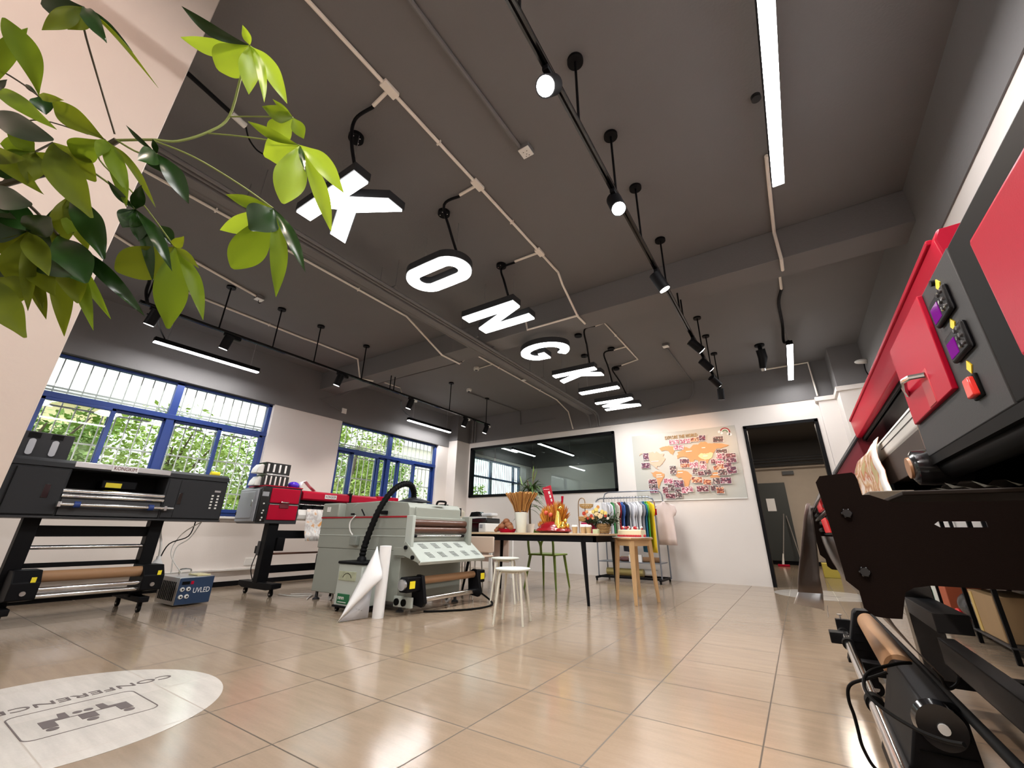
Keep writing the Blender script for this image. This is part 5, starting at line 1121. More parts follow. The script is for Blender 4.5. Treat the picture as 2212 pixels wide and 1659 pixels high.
# basket stand
bs = thing('tiered_basket', 'two tier wire basket stand with a pink cloth tin below it', 'basket', (-2.33, 5.35, TT))
wk = mat('wicker', (.50, .32, .12), .7, bump=.4, nscale=120); by = 5.35
MB().tube(smoothpath([(-2.46, by, TT), (-2.47, by, 1.0), (-2.46, by, 1.16), (-2.41, by, 1.2), (-2.37, by, 1.16), (-2.37, by, 1.02), (-2.34, by, .95)], 6), .006, 6).done('stand', mat('bronze_wire', (.25, .15, .06), .4, .6), bs)
for zz, rr_ in ((1.07, .09), (.91, .13)):
    q = MB(); cx_ = -2.35 if zz > 1 else -2.33
    for k in range(18):
        a = k*math.pi/9; q.tube([(cx_+rr_*math.cos(a), by+rr_*math.sin(a), zz+.045), (cx_+rr_*.95*math.cos(a), by+rr_*.95*math.sin(a), zz+.02), (cx_+rr_*.6*math.cos(a), by+rr_*.6*math.sin(a), zz)], .004, 5)
    for h, s_ in ((.045, 1), (.02, .95), (0, .6)): q.tube([(cx_+rr_*s_*math.cos(a), by+rr_*s_*math.sin(a), zz+h) for a in [i*math.pi/10 for i in range(21)]], .005, 5, cap=False)
    q.done('wire_basket', wk, bs)
MB().lathe((-2.33, by, 0), [(.06, .89), (.12, .905), (.125, .94), (.11, .945)], 24).done('woven_basket', wk, bs)
tag(MB().lathe((-2.32, 5.35, 0), [(.085, TT), (.095, TT+.005), (.11, .885), (.10, .885)], 24).done('pink_tin', mat('pink_foil', (.55, .01, .10), .3, bump=.3, nscale=20), None), 'bright pink wrapped tin under the tiered basket', 'tin')
# flower basket
fb = thing('flower_basket', 'wicker basket of cream, yellow and red flowers with dark leaves', 'flower basket', (-2.10, 5.25, TT))
MB().lathe((-2.08, 5.25, 0), [(.06, TT), (.065, TT+.005), (.09, .87), (.08, .87)], 20).done('basket', mat('dark_wicker', (.22, .13, .08), .7, bump=.5, nscale=90), fb)
for k in range(6): MB().tube([(-2.08+.088*math.cos(a), 5.25+.088*math.sin(a), .77+k*.018) for a in [i*math.pi/10 for i in range(21)]], .005, 5, cap=False).done('woven_band', wk, fb)
fl = MB()
for k in range(900):
    a = random.uniform(0, 6.28); u = random.random()**.5; p = Vector((-2.11+.22*u*math.cos(a), 5.25+.13*u*math.sin(a), .915+random.uniform(-.12, .09)*(1.2-u))); d = Vector((random.gauss(0, 1), random.gauss(0, 1), random.gauss(0, 1))).normalized()*.02; e2 = d.cross(Vector((random.random(), random.random(), 1))).normalized()*.009
    fl.face([p-d, p+e2, p+d, p-e2])
o = fl.done('foliage', mat('dark_leaf', (.015, .035, .01), .6), fb, smooth=False); o['kind'] = 'stuff'
fcs = [('cream', (.80, .62, .35)), ('yellow', (.80, .65, .20)), ('red', (.50, .05, .02)), ('peach', (.75, .35, .15)), ('white', (.8, .76, .65))]
fms = [mat('petal_'+n_, c_, .6) for n_, c_ in fcs]
for k, (x, z, r_, ci) in enumerate(((-2.29, .99, .026, 2), (-2.27, .96, .02, 3), (-2.25, 1.01, .022, 3), (-2.21, 1.0, .028, 4), (-2.19, .96, .022, 2), (-2.16, 1.01, .026, 1), (-2.12, 1.03, .03, 1), (-2.12, .985, .03, 0), (-2.07, .96, .034, 0), (-2.04, 1.005, .028, 1), (-2.0, .99, .026, 1), (-2.0, .96, .02, 2), (-2.17, .93, .018, 3), (-1.97, .93, .016, 4), (-2.24, .93, .016, 2))):
    f1 = MB(); 
    for j in range(3): f1.lathe((x, 5.13-j*.004, z), [(r_*(1-.3*j), -.004), (r_*(.75-.25*j), .01), (r_*.2, .004)][::-1], 14, 'y')
    f1.done('blossom', fms[ci], fb)
b = MB()
for k in range(8):
    p = Vector((-2.0, 5.2, .92)); q = p+Vector((random.uniform(.05, .2), random.uniform(-.05, .05), random.uniform(-.08, .1))); b.tube([p, q], .002, 4)
    for j in range(6): c = p.lerp(q, .3+j*.13); b.ball(c+Vector((0, 0, random.uniform(-.01, .01))), .007, u=6, w=4)
b.done('sprig', mat('sprig', (.10, .13, .08), .6), fb)
# cups and boxes
for k, (x, y) in enumerate(((-2.36, 4.98), (-2.26, 5.02), (-2.17, 4.98))):
    c_ = thing('dessert_cup', 'clear dessert cup with a white lid, %s of the three in front of the basket' % ('leftmost', 'middle', 'rightmost')[k], 'cup', (x, y, TT), 'dessert cups')
    MB().lathe((x, y, 0), [(.028, TT), (.037, .825), (.034, .825)], 20).done('cup', mat('custard_%d' % k, (.55, .38, .2), .3, var=.2), c_); MB().lathe((x, y, 0), [(.04, .826), (.04, .835), (.03, .85)], 20).done('lid', 'wpl', c_)
tag(MB().box(-2.11, -2.04, 4.95, 5.0, TT, .80).done('small_box', mat('pale_green_box', (.5, .55, .35), .5), None, .004), 'small pale green box in front of the flower basket', 'box')
tag(MB().box(-2.33, -2.22, 5.06, 5.1, TT, .86).done('sachet', 'wpl', None, .01), 'white packet standing behind the dessert cups', 'packet')
# ------------------------------------------------------------------ stools and chairs
def stool(cx, cy, z, fr, sr, ang, label, metal):
    t = thing('round_stool', label, 'stool', (cx, cy, 0), 'round metal stools'); pl = mat('stool_seat', (.72, .76, .70), .4)
    MB().lathe((cx, cy, 0), [(sr-.01, z-.02), (sr, z-.012), (sr, z-.004), (sr-.01, z)], 32).done('seat', pl, t)
    for k in range(4):
        a = R(ang+90*k); d = Vector((math.cos(a), math.sin(a), 0)); MB().tube([Vector((cx, cy, z-.03))+d*sr*.45, Vector((cx, cy, z-.032))+d*(sr*.75), Vector((cx, cy, z-.06))+d*(sr*.83), Vector((cx, cy, 0))+d*fr], .011, 10).done('leg', metal, t)
    MB().tube([(cx+sr*.5*math.cos(R(a)), cy+sr*.5*math.sin(R(a)), z-.035) for a in range(0, 361, 30)], .008, 6, cap=False).done('ring', metal, t)
    return t
cm = mat('cream_enamel', (.68, .65, .55), .4)
stool(-2.31, 3.51, .448, .19, .165, 152-90, 'round white stool standing alone in front of the table', cm)
stool(-3.02, 4.42, .475, .20, .165, 70, 'round white stool behind the front one, beside the table end', cm)
t = thing('green_chair', 'olive green plastic chair with a forked backrest behind the table', 'chair', (-3.22, 5.62, 0))
G = 'green'
cs_ = [(-3.44, 5.98), (-3.00, 5.98), (-3.02, 5.60), (-3.46, 5.60)]; 
MB().box(-3.47, -3.01, 5.66, 6.08, .44, .465).done('seat', G, t, .012)
for (x0, y0, x1, y1) in ((-3.44, 5.70, -3.50, 5.62), (-3.04, 5.70, -2.98, 5.62), (-3.42, 6.05, -3.46, 6.12), (-3.06, 6.05, -3.02, 6.12)): MB().tube([(x0, y0, .45), (x1, y1, 0)], [.022, .013], 8).done('leg', G, t)
bk = MB(); y_ = 5.67
bk.tube(smoothpath([(-3.44, y_, .45), (-3.45, y_-.02, .60), (-3.44, y_-.04, .78)], 4), .018, 8).tube(smoothpath([(-3.04, y_, .45), (-3.03, y_-.02, .60), (-3.04, y_-.04, .78)], 4), .018, 8)
bk.tube([(-3.24, y_, .45), (-3.24, y_-.015, .58)], .018, 8).tube(smoothpath([(-3.24, y_-.015, .57), (-3.27, y_-.02, .64), (-3.35, y_-.03, .69), (-3.44, y_-.03, .70)], 5), .018, 8).tube(smoothpath([(-3.24, y_-.015, .57), (-3.21, y_-.02, .64), (-3.13, y_-.03, .69), (-3.04, y_-.03, .70)], 5), .018, 8)
bk.box(-3.46, -3.02, y_-.055, y_-.035, .70, .80); bk.done('backrest', G, t)
def schair(x, y, label, rot=0):
    t = thing('cafe_chair', label, 'chair', (x, y, 0), 'chrome legged chairs'); bg_ = mat('beige_shell', (.55, .43, .34), .5)
    MB().box(x-.2, x+.2, y-.2, y+.2, .45, .475).done('seat', bg_, t, .015); MB().box(x-.2, x+.2, y+.17, y+.195, .50, .70).done('backrest', bg_, t, .02)
    for sx in (-1, 1):
        MB().tube([(x+sx*.19, y-.19, .45), (x+sx*.2, y-.22, 0)], .011, 8).done('leg', 'chrome', t); MB().tube([(x+sx*.19, y+.2, .69), (x+sx*.19, y+.18, .46), (x+sx*.2, y+.23, 0)], .011, 8).done('leg', 'chrome', t)
schair(-3.62, 4.55, 'beige chair with chrome legs between laminator and table end')
schair(-4.35, 5.25, 'beige chair with chrome legs farther back behind the laminator')
# second table with small printers
t = thing('work_table', 'pale wood work table with a white front behind the laminator', 'table', (-5.0, 6.35, 0))
MB().box(-6.3, -4.35, 6.0, 6.75, .725, .75).done('table_top', 'wtop', t, .004); MB().box(-6.2, -4.45, 6.6, 6.62, .25, .725).done('modesty_panel', mat('beige_board', (.55, .42, .35), .6), t)
for x, y in ((-6.22, 6.05), (-4.43, 6.05), (-6.22, 6.68), (-4.43, 6.68)): MB().box(x-.025, x+.025, y-.025, y+.025, 0, .725).done('leg', 'wpl', t)
t = thing('desktop_printer', 'white desktop printer with black centre on the pale table behind the laminator', 'printer', (-4.85, 6.2, .75))
MB().box(-5.25, -5.02, 6.05, 6.5, .752, .985).done('left_body', 'wpl', t, .015); MB().box(-5.02, -4.72, 6.15, 6.5, .752, .96).done('middle_body', 'blackgloss', t, .01); MB().box(-4.72, -4.56, 6.05, 6.5, .752, .90).done('right_body', 'wpl', t, .015)
MB().box(-5.02, -4.56, 6.07, 6.48, .90, .985).done('top_cover', 'blackgloss', t, .015)
for x in (-5.14, -4.66): MB().box(x-.03, x+.03, 6.045, 6.052, .82, .88).done('display', 'grey', t)
MB().ball((-5.13, 6.05, .945), .02, (1, .15, 1.3)).done('orange_sticker', mat('orange', (.8, .25, .02), .5), t)
t = thing('heat_press', 'white printer top part with clear curved cover behind the desktop printer', 'printer', (-5.2, 6.55, .75))
MB().box(-5.5, -4.9, 6.52, 6.72, .752, 1.03).done('body', 'wpl', t, .015); MB().box(-5.02, -4.78, 6.5, 6.72, 1.03, 1.09).done('white_cap', 'paper', t, .02); MB().prism([(-5.32, 1.03), (-5.04, 1.03), (-5.06, 1.07), (-5.14, 1.12), (-5.28, 1.11)], 'y', 6.52, 6.72).done('black_lid', 'blackgloss', t, .006)
t = thing('powder_shaker', 'cream curved machine with a black screen behind the laminator hood', 'machine', (-5.75, 6.35, .75))
MB().prism([(-6.15, .752), (-5.5, .752), (-5.5, 1.12), (-5.62, 1.2), (-5.85, 1.2), (-6.05, 1.1), (-6.15, .98)], 'y', 6.1, 6.6).done('body', mat('cream_metal', (.68, .62, .50), .4), t, .01); MB().box(-5.5, -5.42, 6.1, 6.4, 1.03, 1.18).done('screen', 'blackgloss', t, .006)
MB().tube(smoothpath([(-6.1, 6.2, 1.08), (-5.95, 6.15, 1.18), (-5.75, 6.12, 1.23), (-5.55, 6.15, 1.22)], 5), .014, 8).done('tube', 'rubber', t)
# ------------------------------------------------------------------ large red machine along the right wall
e5 = cv(2.37, 1660, 440); l5 = cv(4.879, 1800, 860); k5 = cv(4.879, 1680, 1000); g5 = cv(2.518, 1660, 1000); j5 = cv(3.958, 1780, 1240)
t = thing('red_transfer_printer', 'big red and black printer close to the camera along the right wall', 'printer', (.7, 2.0, 0))
XF = .45
cab = MB().box(XF, 1.0, .2, 1.305, 1.03, 1.447).done('near_cabinet', 'rubber', t, .006)
rc = MB().box(XF-.035, XF+.01, .3, 1.112, 1.072, 1.347).done('red_cover', 'red', cab, .012, seg=3)
cp = MB().box(XF-.001, 1.0, 1.305, 2.075, 1.031, 1.447).done('control_cabinet', 'panelg', t, .003)
dr = MB().box(XF-.014, XF, 1.566, 2.046, 1.146, 1.446).done('door', 'red', t, .003)
MB().box(XF-.016, XF-.012, 1.72, 1.80, 1.150, 1.262).done('handle_recess', mat('red_recess', (.40, .02, .03), .5), dr, .002)
MB().tube([(XF-.014, 1.735, 1.245), (XF-.045, 1.76, 1.250), (XF-.048, 1.84, 1.262), (XF-.03, 1.94, 1.258), (XF-.012, 2.0, 1.25)], .009, 8).done('door_handle', 'chrome', dr)
def ctl(y0, y1, z0, z1):
    c = MB().box(XF-.014, XF, y0, y1, z0, z1).done('controller', 'black', cp, .008)
    ym = y0+(y1-y0)*.47; MB().box(XF-.0155, XF-.0135, ym, y1-.012, z0+.012, z0+(z1-z0)*.72).done('screen', mat('violet_screen', (.03, .0, .03), .1, emit=(.25, .0, .3), es=.35), c)
    for k in range(3):
        for j in range(2): MB().lathe((XF-.014, y0+.018+j*.022, z0+.02+k*(z1-z0-.035)/2), [(.006, -.005), (.006, 0)], 10, 'x').done('button', 'chrome', c)
ctl(1.375, 1.515, 1.308, 1.385); ctl(1.360, 1.500, 1.195, 1.270)
for (y, z) in ((1.428, 1.405), (1.438, 1.288), (1.445, 1.168)):
    MB().prism([(y-.018, z), (y, z-.018), (y+.018, z), (y, z+.018)], 'x', XF-.0035, XF-.0005).done('warning_label', 'yellow', cp, smooth=False)
MB().box(XF-.008, XF, 1.42, 1.48, 1.085, 1.145).done('switch_frame', 'rubber', cp, .003)
MB().prism([(1.425, 1.09), (1.475, 1.09), (1.47, 1.14), (1.43, 1.14)], 'x', XF-.02, XF-.004).done('rocker_switch', mat('bright_red', (.8, .03, .02), .3, coat=.5), cp, .004)
MB().lathe((XF-.001, 1.452, 1.425), [(.009, -.008), (.009, 0)], 12, 'x').done('button', 'black', cp)
lid = MB().prism([(.53, 1.49), (.52, 1.62), (.535, 1.652), (.60, 1.655), (.62, 1.63), (.60, 1.49)], 'y', 1.56, 4.2).done('cover', 'red', t, .006)
MB().box(.513, .53, 1.6, 4.2, 1.625, 1.645).done('cover_lip', 'red', lid, .004)
MB().box(.565, .575, 2.08, 4.2, 1.465, 1.49).done('seal_strip', 'rubber', lid)
MB().box(.72, 1.0, 2.075, 4.2, 1.03, 1.47).done('inner_back', 'blackgloss', t); MB().box(.58, .75, 2.08, 4.2, 1.455, 1.49).done('inner_top', 'blackgloss', t)
MB().box(XF, XF+.04, 2.07, 2.085, 1.03, 1.43).done('cabinet_edge', 'blackgloss', t)
sp = [(.535, 1.52), (.317, 1.227), (.30, 1.10), (.32, 1.03), (1.0, 1.03), (1.0, 1.52)]
fc = MB().prism(sp, 'y', 4.2, 4.9).done('far_cabinet', 'redd', t, .004)
MB().tube([(.545, 4.195, 1.515), (.327, 4.195, 1.225), (.31, 4.195, 1.10)], .014, 8).done('cabinet_rim', 'dark', fc)
MB().prism([(.50, 1.172), (.488, 1.185), (.486, 1.25), (.50, 1.28), (.53, 1.288), (.70, 1.288), (.70, 1.172)], 'y', 2.085, 4.2).done('platen', 'wpl', t, .004)
for z in (1.222, 1.252): MB().box(.484, .490, 2.09, 3.1, z-.0015, z+.0015).done('platen_groove', 'dark', t)
MB().box(.482, .49, 2.12, 2.17, 1.19, 1.262).done('yellow_label', 'yellow', t)
MB().box(.49, .70, 2.085, 4.2, 1.03, 1.172).done('front_panel', mat('taupe_panel', (.055, .042, .036), .5, spec=.2), t, .003)
b = MB(); rows = []
for i in range(13):
    u = i/12; z = 1.29-.40*u; x = .50-.065*math.sin(min(1, u*2.2)*math.pi/2)+.03*u; x = .485-.02*math.sin(min(1, u*2)*math.pi)-.045*min(1, u*1.6); rows.append([(x-.006*math.sin(v*1.1), 3.06-.26*u+(1.12+.2*u)*v/8, z) for v in range(9)])
b.grid(rows); b.done('printed_film', patch_mat('film_art', [(.75, .72, .68), (.70, .58, .42), (.38, .22, .12), (.60, .42, .24), (.72, .66, .55), (.50, .16, .08), (.45, .40, .20)], 4, .25, 'noise', (1, 1.2, 1.6)), t, solid=.001)
MB().lathe((.40, 2.12, 1.0), [(.042, -.0), (.062, .012), (.066, .05), (.06, .15)], 24, 'x').done('blower', 'blackgloss', t); MB().lathe((.392, 2.12, 1.0), [(.038, 0), (.04, .008)], 20, 'x').done('blower_face', mat('amber_disc', (.30, .15, .07), .3), t)
MB().tube([(.50, 1.25, .99), (.50, 2.1, .99)], .035, 16).done('shaft', 'rubber', t)
MB().box(.45, .49, .2, 2.07, 1.0, 1.03).done('base_rail', 'rubber', t)
# tray below
MB().box(.25, 1.0, 1.5, 3.1, .86, .872).done('tray', mat('dusty_tray', (.018, .013, .010), .6, spec=.1), t, .003)
MB().box(.985, 1.0, .2, 3.1, .60, 1.03).done('back_panel', 'rubber', t); MB().box(.45, 1.0, 3.1, 3.115, .87, 1.03).done('tray_end', 'rubber', t)
b = MB(); b.grid([[(r_[k].x-.003, r_[k].y-.004*0, r_[k].z) for k in range(2)] for r_ in [[Vector(q) for q in row] for row in rows]]); b.done('film_margin', 'paper', t, solid=.001)
# dryer plates
pl = [k5(*p, Y=1.35) for p in ((400, 205), (440, 140), (780, 100), (812, 122), (840, 175), (890, 338), (960, 335), (1200, 412))]+[l5(1750, 1080, Y=1.35)]
P = [(p.x, p.z) for p in pl]+[(.66, P_z) for P_z in (pl[-1].z, .62)]
bot = [g5(*p, Y=1.35) for p in ((1390, 697), (880, 668), (790, 680), (745, 705), (730, 850), (640, 845), (580, 835), (520, 790))]+[k5(*p, Y=1.35) for p in ((860, 1350), (720, 1240), (690, 1130), (600, 830), (500, 500))]
P += [(p.x, p.z) for p in bot]
brm = mat('brown_black_plate', (.006, .0028, .0018), .6, bump=.06, nscale=500, spec=.08)
sl0, sl1 = l5(1055, 1300, Y=1.35), l5(1640, 1362, Y=1.35)
np_ = MB().prism(P, 'y', 1.35, 1.356).done('side_plate', brm, t, .0015)
# slot: plate split by boolean with a clean bmesh cutter
cut = bpy.data.meshes.new('slot'); bmc = bmesh.new()
v0 = [bmc.verts.new((x-WL[np_.name].x, y-WL[np_.name].y, z-WL[np_.name].z)) for y in (1.3, 1.4) for x, z in ((sl0.x, (sl0.z+sl1.z)/2), (sl0.x+.008, sl0.z), (sl1.x, sl0.z), (sl1.x, sl1.z), (sl0.x+.008, sl1.z))]
n5 = 5
for i in range(n5): bmc.faces.new((v0[i], v0[(i+1) % n5], v0[(i+1) % n5+n5], v0[i+n5]))
bmc.faces.new(v0[:5][::-1]); bmc.faces.new(v0[5:]); bmesh.ops.recalc_face_normals(bmc, faces=bmc.faces[:]); bmc.to_mesh(cut); bmc.free()
co = bpy.data.objects.new('slot', cut); COL.objects.link(co); co.parent = t
np_.modifiers.clear(); bmod = np_.modifiers.new('b', 'BOOLEAN'); bmod.object = co; bmod.operation = 'DIFFERENCE'; bmod.solver = 'EXACT'
bpy.context.view_layer.update(); dg = bpy.context.evaluated_depsgraph_get(); nm_ = bpy.data.meshes.new_from_object(np_.evaluated_get(dg)); np_.modifiers.clear(); np_.data = nm_; bpy.data.objects.remove(co)
for k, (u, v) in enumerate(((730, 530), (920, 1150))):
    q = k5(u, v, Y=1.34); kb = MB()
    kb.lathe((q.x, 1.35, q.z), [(.009, -.012), (.010, -.004), (.010, 0)], 16, 'y')
    for i in range(6): a = i*math.pi/3; kb.ball((q.x+.009*math.cos(a), 1.344, q.z+.009*math.sin(a)), .0035, u=8, w=5)
    kb.done('star_knob', 'blackgloss', t)
fp2 = MB().prism(P[:8]+[(.24, .83), (.24, .60)]+P[14:], 'y', 2.98, 2.986).done('side_plate', brm, t, .0015)
for (x, z, r_, m_) in ((.085, .885, .009, 'chrome'), (.10, .86, .010, 'rubber'), (.093, .835, .007, 'chrome'), (.112, .82, .012, 'chrome'), (.104, .785, .010, 'rubber'), (.118, .765, .006, 'chrome')):
    MB().tube([(x, 1.36, z), (x, 2.98, z)], r_, 14).done('guide_roller', m_, t)
for y, z in ((1.95, .872), (1.80, .79)): MB().prism([(.083, z+.028), (.108, z-.02), (.088, z-.022)], 'y', y, y+.35).done('red_clip', mat('clip_red', (.75, .02, .03), .35), t, .002)
b = MB(); prof = [(.098, .755), (.10, .72), (.108, .67), (.122, .62), (.142, .57), (.17, .52), (.20, .48)]
b.grid([[(x, 1.36+k*.27, z) for k in range(7)] for x, z in prof]); b.done('guide_sheet', mat('brown_sheet', (.035, .025, .02), .3), t, solid=.002)
b = MB(); b.grid([[(x-.0035, y, z) for y in (1.42, 1.62)] for x, z in ((.107, .675), (.121, .622), (.13, .60))]); b.done('warning_label', 'yellow', t)
# hanging film
L_ = [(305, 425), (262, 560), (232, 750), (205, 960), (182, 1150), (180, 1280), (190, 1360), (160, 1480)]; R_ = [(330, 450), (345, 600), (375, 760), (405, 920), (430, 1050), (455, 1200), (500, 1380), (520, 1560)]
b = MB(); rows = []
for i, (a, c) in enumerate(zip(L_, R_)):
    p, q = k5(*a, Y=2.25), k5(*c, Y=2.65); rows.append([p.lerp(q, k/6)+Vector((.012*math.sin(k*1.3+i*.4), 0, 0)) for k in range(7)])
hf = thing('hanging_film', 'grey brown film hanging over the front rollers of the red printer, white at the bottom', 'film', (0, 2.45, .45))
b.grid(rows[:7]); b.done('film', 'film', hf, solid=.001)
b = MB(); b.grid([[q for q in rows[6]], [q for q in rows[7]]]); b.done('white_end', 'paper', hf, solid=.0012)
p, q = k5(520, 1500, Y=2.65), k5(535, 1625, Y=2.65); MB().tube([p, q], .0015, 5).done('thread', 'paper', hf)
# stand
for y in (3.05, 1.05):
    MB().box(.39, .505, y, y+.10, .12, .86).done('leg', 'blackgloss', t, .004)
    MB().box(.12, .80, y+.02, y+.10, .09, .15).done('foot_bar', 'black', t, .004)
    for x in (.18, .74): caster(x, y+.06, t, .035)
MB().box(.39, .50, 2.5, 3.05, .40, .47).done('cross_bracket', 'slate', t, .003)
cc_ = MB(); cc_.box(.384, .434, .7, 2.5, .379, .384).box(.384, .388, .7, 2.5, .294, .384).box(.384, .434, .7, 2.5, .294, .299).done('crossbar', 'dark', t, .0015)
MB().box(.55, .60, 1.1, 3.05, .62, .70).done('crossbar', 'black', t, .003)
MB().tube([(.26, 3.35, .33), (.285, .75, .335)], .012, 10).done('tie_rod', 'rubber', t)
# take-up unit
def bracket(y0, y1, nm):
    pf = [(.098, .08), (.175, .335), (.19, .352), (.255, .352), (.275, .33), (.285, .08)]
    o = MB().prism(pf, 'y', y0, y1).done(nm, 'black', t, .006)
    for z in (.11, .15, .19, .23, .27): MB().box(.115+(z-.08)*.3, .27, y0-.004, y0, z, z+.004).done('rib', 'rubber', o)
    return o
fb_ = bracket(3.36, 3.46, 'far_roll_bracket'); nb = bracket(1.72, 2.16, 'near_roll_bracket')
MB().lathe((.215, 1.72, .30), [(.05, -.03), (.055, 0)], 28, 'y').done('motor_ring', 'blackgloss', nb); MB().lathe((.218, 1.69, .298), [(.012, -.008), (.012, 0)], 14, 'y').done('hub_cap', 'wpl', nb)
MB().tube([(.150, 1.72, .10), (.150, 1.60, .10)], [.04, .03], 20).done('tube_clamp', 'steel', nb)
MB().tube([(.235, 3.36, .293), (.212, 2.16, .318)], [.048, .05], 28).done('paper_core', 'card', t)
MB().tube([(.122, 3.75, .18), (.113, 1.45, .18)], .021, 20).done('take_up_tube', 'chrome', t)
for y in (3.30, 2.25, 3.62): MB().tube([(.118, y, .18), (.118, y+.05, .18)], .03, 16).done('tube_collar', 'rubber', t)
MB().box(.04, .14, 3.52, 3.62, .14, .20).done('end_block', 'black', t, .004); MB().box(.09, .17, 3.70, 3.74, .13, .25).done('end_plate', 'black', t, .003); MB().lathe((.12, 3.72, .25), [(.005, 0), (.005, .02), (.014, .022), (.014, .028)], 10).done('wing_screw', 'steel', t)
# cable loop
for k, pts in enumerate(([(740, 760), (640, 765), (500, 795), (400, 830), (345, 890), (350, 980), (420, 1080), (560, 1190), (720, 1290), (880, 1370), (1050, 1430), (1200, 1460)], [(540, 840), (420, 880), (330, 905), (240, 935), (205, 990), (215, 1090), (255, 1200), (290, 1330), (320, 1450), (370, 1560), (420, 1640), (480, 1700)], [(930, 800), (990, 870), (1040, 960), (1080, 980), (1140, 940), (1160, 880)])):
    q = [j5(*p, Y=1.66-(i*.03 if k == 0 else 0)) for i, p in enumerate(pts)]
    tag(MB().tube(smoothpath(q, 5), .0042 if k < 2 else .004, 8).done('black_cable', 'rubber', None), ('glossy black cable looping across the near roll motor of the red printer', 'black cable hanging down left of the near roll motor', 'short black cable loop under the C shaped crossbar')[k], 'cable', 'cables at the take-up roll')
t2 = thing('plastic_bag', 'crumpled clear plastic bag lying on the dark tray of the red printer', 'plastic bag', (.42, 1.8, .874))
b = MB(); b.grid([[(.36+.16*i/8, 1.55+.4*j/8, .878+.02*abs(math.sin(i*2.1+j*1.3))) for i in range(9)] for j in range(9)]); b.done('film', mat('clear_plastic', (.25, .24, .2), .2, alpha=.3), t2)
tag(MB().box(.30, .46, 2.5, 3.0, .874, .95).done('brown_box', mat('brown_card', (.12, .09, .06), .6), None, .004), 'low dark brown box on the tray under the printed film', 'box')
# shelf along the right wall
s = thing('metal_shelf', 'black metal shelf with boxes along the right wall behind the red printer', 'shelf', (1.14, 5.6, 0))
for y in (4.30, 5.0, 5.9, 6.9):
    for x in (1.02, 1.27): MB().box(x-.012, x+.012, y-.012, y+.012, 0, .95).done('post', 'black', s)
for z in (.10, .45, .80): MB().box(1.0, 1.285, 4.28, 6.92, z-.012, z).done('shelf_board', 'dark', s, .002)
items = [('storage_box', (.05, 5.95, 6.6), .1, .33, (.70, .72, .66), 'white plastic storage box with a green label, farthest on the bottom shelf'), ('red_box', (.05, 5.62, 5.85), .1, .36, (.45, .10, .04), 'orange red box on the bottom shelf beside the white one'),
         ('carton', (.05, 4.40, 4.92), .1, .38, (.33, .21, .10), 'brown carton with tape at the near end of the bottom shelf')]
for nm, (dx, y0, y1), z0, z1, c_, lab in items:
    tt = thing(nm, lab, 'box', (1.14, (y0+y1)/2, z0)); MB().box(1.02, 1.26, y0, y1, z0+.001, z1).done('case', mat(nm, c_, .6, var=.1), tt, .006)
    if nm == 'storage_box': MB().box(1.012, 1.02, y0+.2, y1-.2, .16, .26).done('label', mat('green_print', (.1, .3, .2), .5), tt); MB().box(1.01, 1.27, y0-.01, y1+.01, z1, z1+.02).done('lid', 'wpl', tt, .005)
    if nm == 'carton': MB().box(1.016, 1.021, y1-.10, y1-.04, .105, .37).done('tape', mat('tape', (.6, .42, .12), .3), tt)
tag(MB().ball((1.12, 5.30, .215), .13, (.8, 1.7, .85)).done('black_bag', mat('black_bag', (.03, .035, .04), .25, bump=.8, nscale=12), None), 'shiny black plastic bag on the bottom shelf between red box and carton', 'bag')
tag(MB().ball((1.03, 5.45, .14), .045, (.6, 1.5, .9)).done('red_cloth', mat('red_plastic', (.8, .02, .02), .3, bump=.5, nscale=25), None), 'bright red plastic bundle in front of the black bag on the shelf', 'bundle')
for k, y in enumerate((4.5, 4.9, 5.4, 6.2)): tag(MB().box(1.04, 1.24, y-.13, y+.13, .451, .60+.03*(k % 2)).done('carton', mat('mid_carton_%d' % k, ((.3, .2, .1), (.6, .55, .45), (.25, .22, .2), (.7, .7, .66))[k], .6), None, .005), '%s box on the middle shelf, %s' % (('brown', 'cream', 'dark grey', 'white')[k], ('nearest', 'second', 'third', 'farthest')[k]), 'box', 'boxes on the middle shelf')
# ------------------------------------------------------------------ money tree in front of the column
t = thing('money_tree', 'leafy green money tree reaching in from the left in front of the column', 'plant', (-1.15, -.45, 0))
MB().lathe((-1.15, -.45, 0), [(.13, 0), (.15, .02), (.19, .30), (.20, .32), (.17, .32), (.16, .28)], 28).done('pot', mat('clay_pot', (.35, .33, .30), .5), t)
MB().lathe((-1.15, -.45, 0), [(.16, .26), (.16, .275)], 20).done('soil', mat('soil', (.04, .03, .02), .9), t)
lmats = [mat('leaf_bright', (.20, .31, .015), .42, var=.15, vscale=10), mat('leaf_mid', (.085, .135, .008), .5, spec=.18, var=.2, vscale=10), mat('leaf_dark', (.012, .040, .006), .28, spec=.35, var=.2, vscale=10), mat('leaf_olive', (.075, .100, .007), .55, spec=.12, var=.25, vscale=8)]
for m_, tc_, tf_ in ((lmats[0], (.40, .55, .03, 1), .35), (lmats[1], (.22, .32, .015, 1), .35), (lmats[3], (.20, .24, .012, 1), .35)):
    p_ = m_.node_tree.nodes['Principled BSDF']; n_, L_n = m_.node_tree.nodes, m_.node_tree.links
    tr = n_.new('ShaderNodeBsdfTranslucent'); tr.inputs[0].default_value = tc_; mx = n_.new('ShaderNodeMixShader'); mx.inputs[0].default_value = tf_
    out = n_['Material Output']; L_n.new(p_.outputs[0], mx.inputs[1]); L_n.new(tr.outputs[0], mx.inputs[2]); L_n.new(mx.outputs[0], out.inputs[0])
stemg = mat('green_stem', (.16, .20, .04), .5); stemd = mat('brown_stem', (.05, .04, .02), .6)
def PD(x, y, d): return at(x, y, D=d)
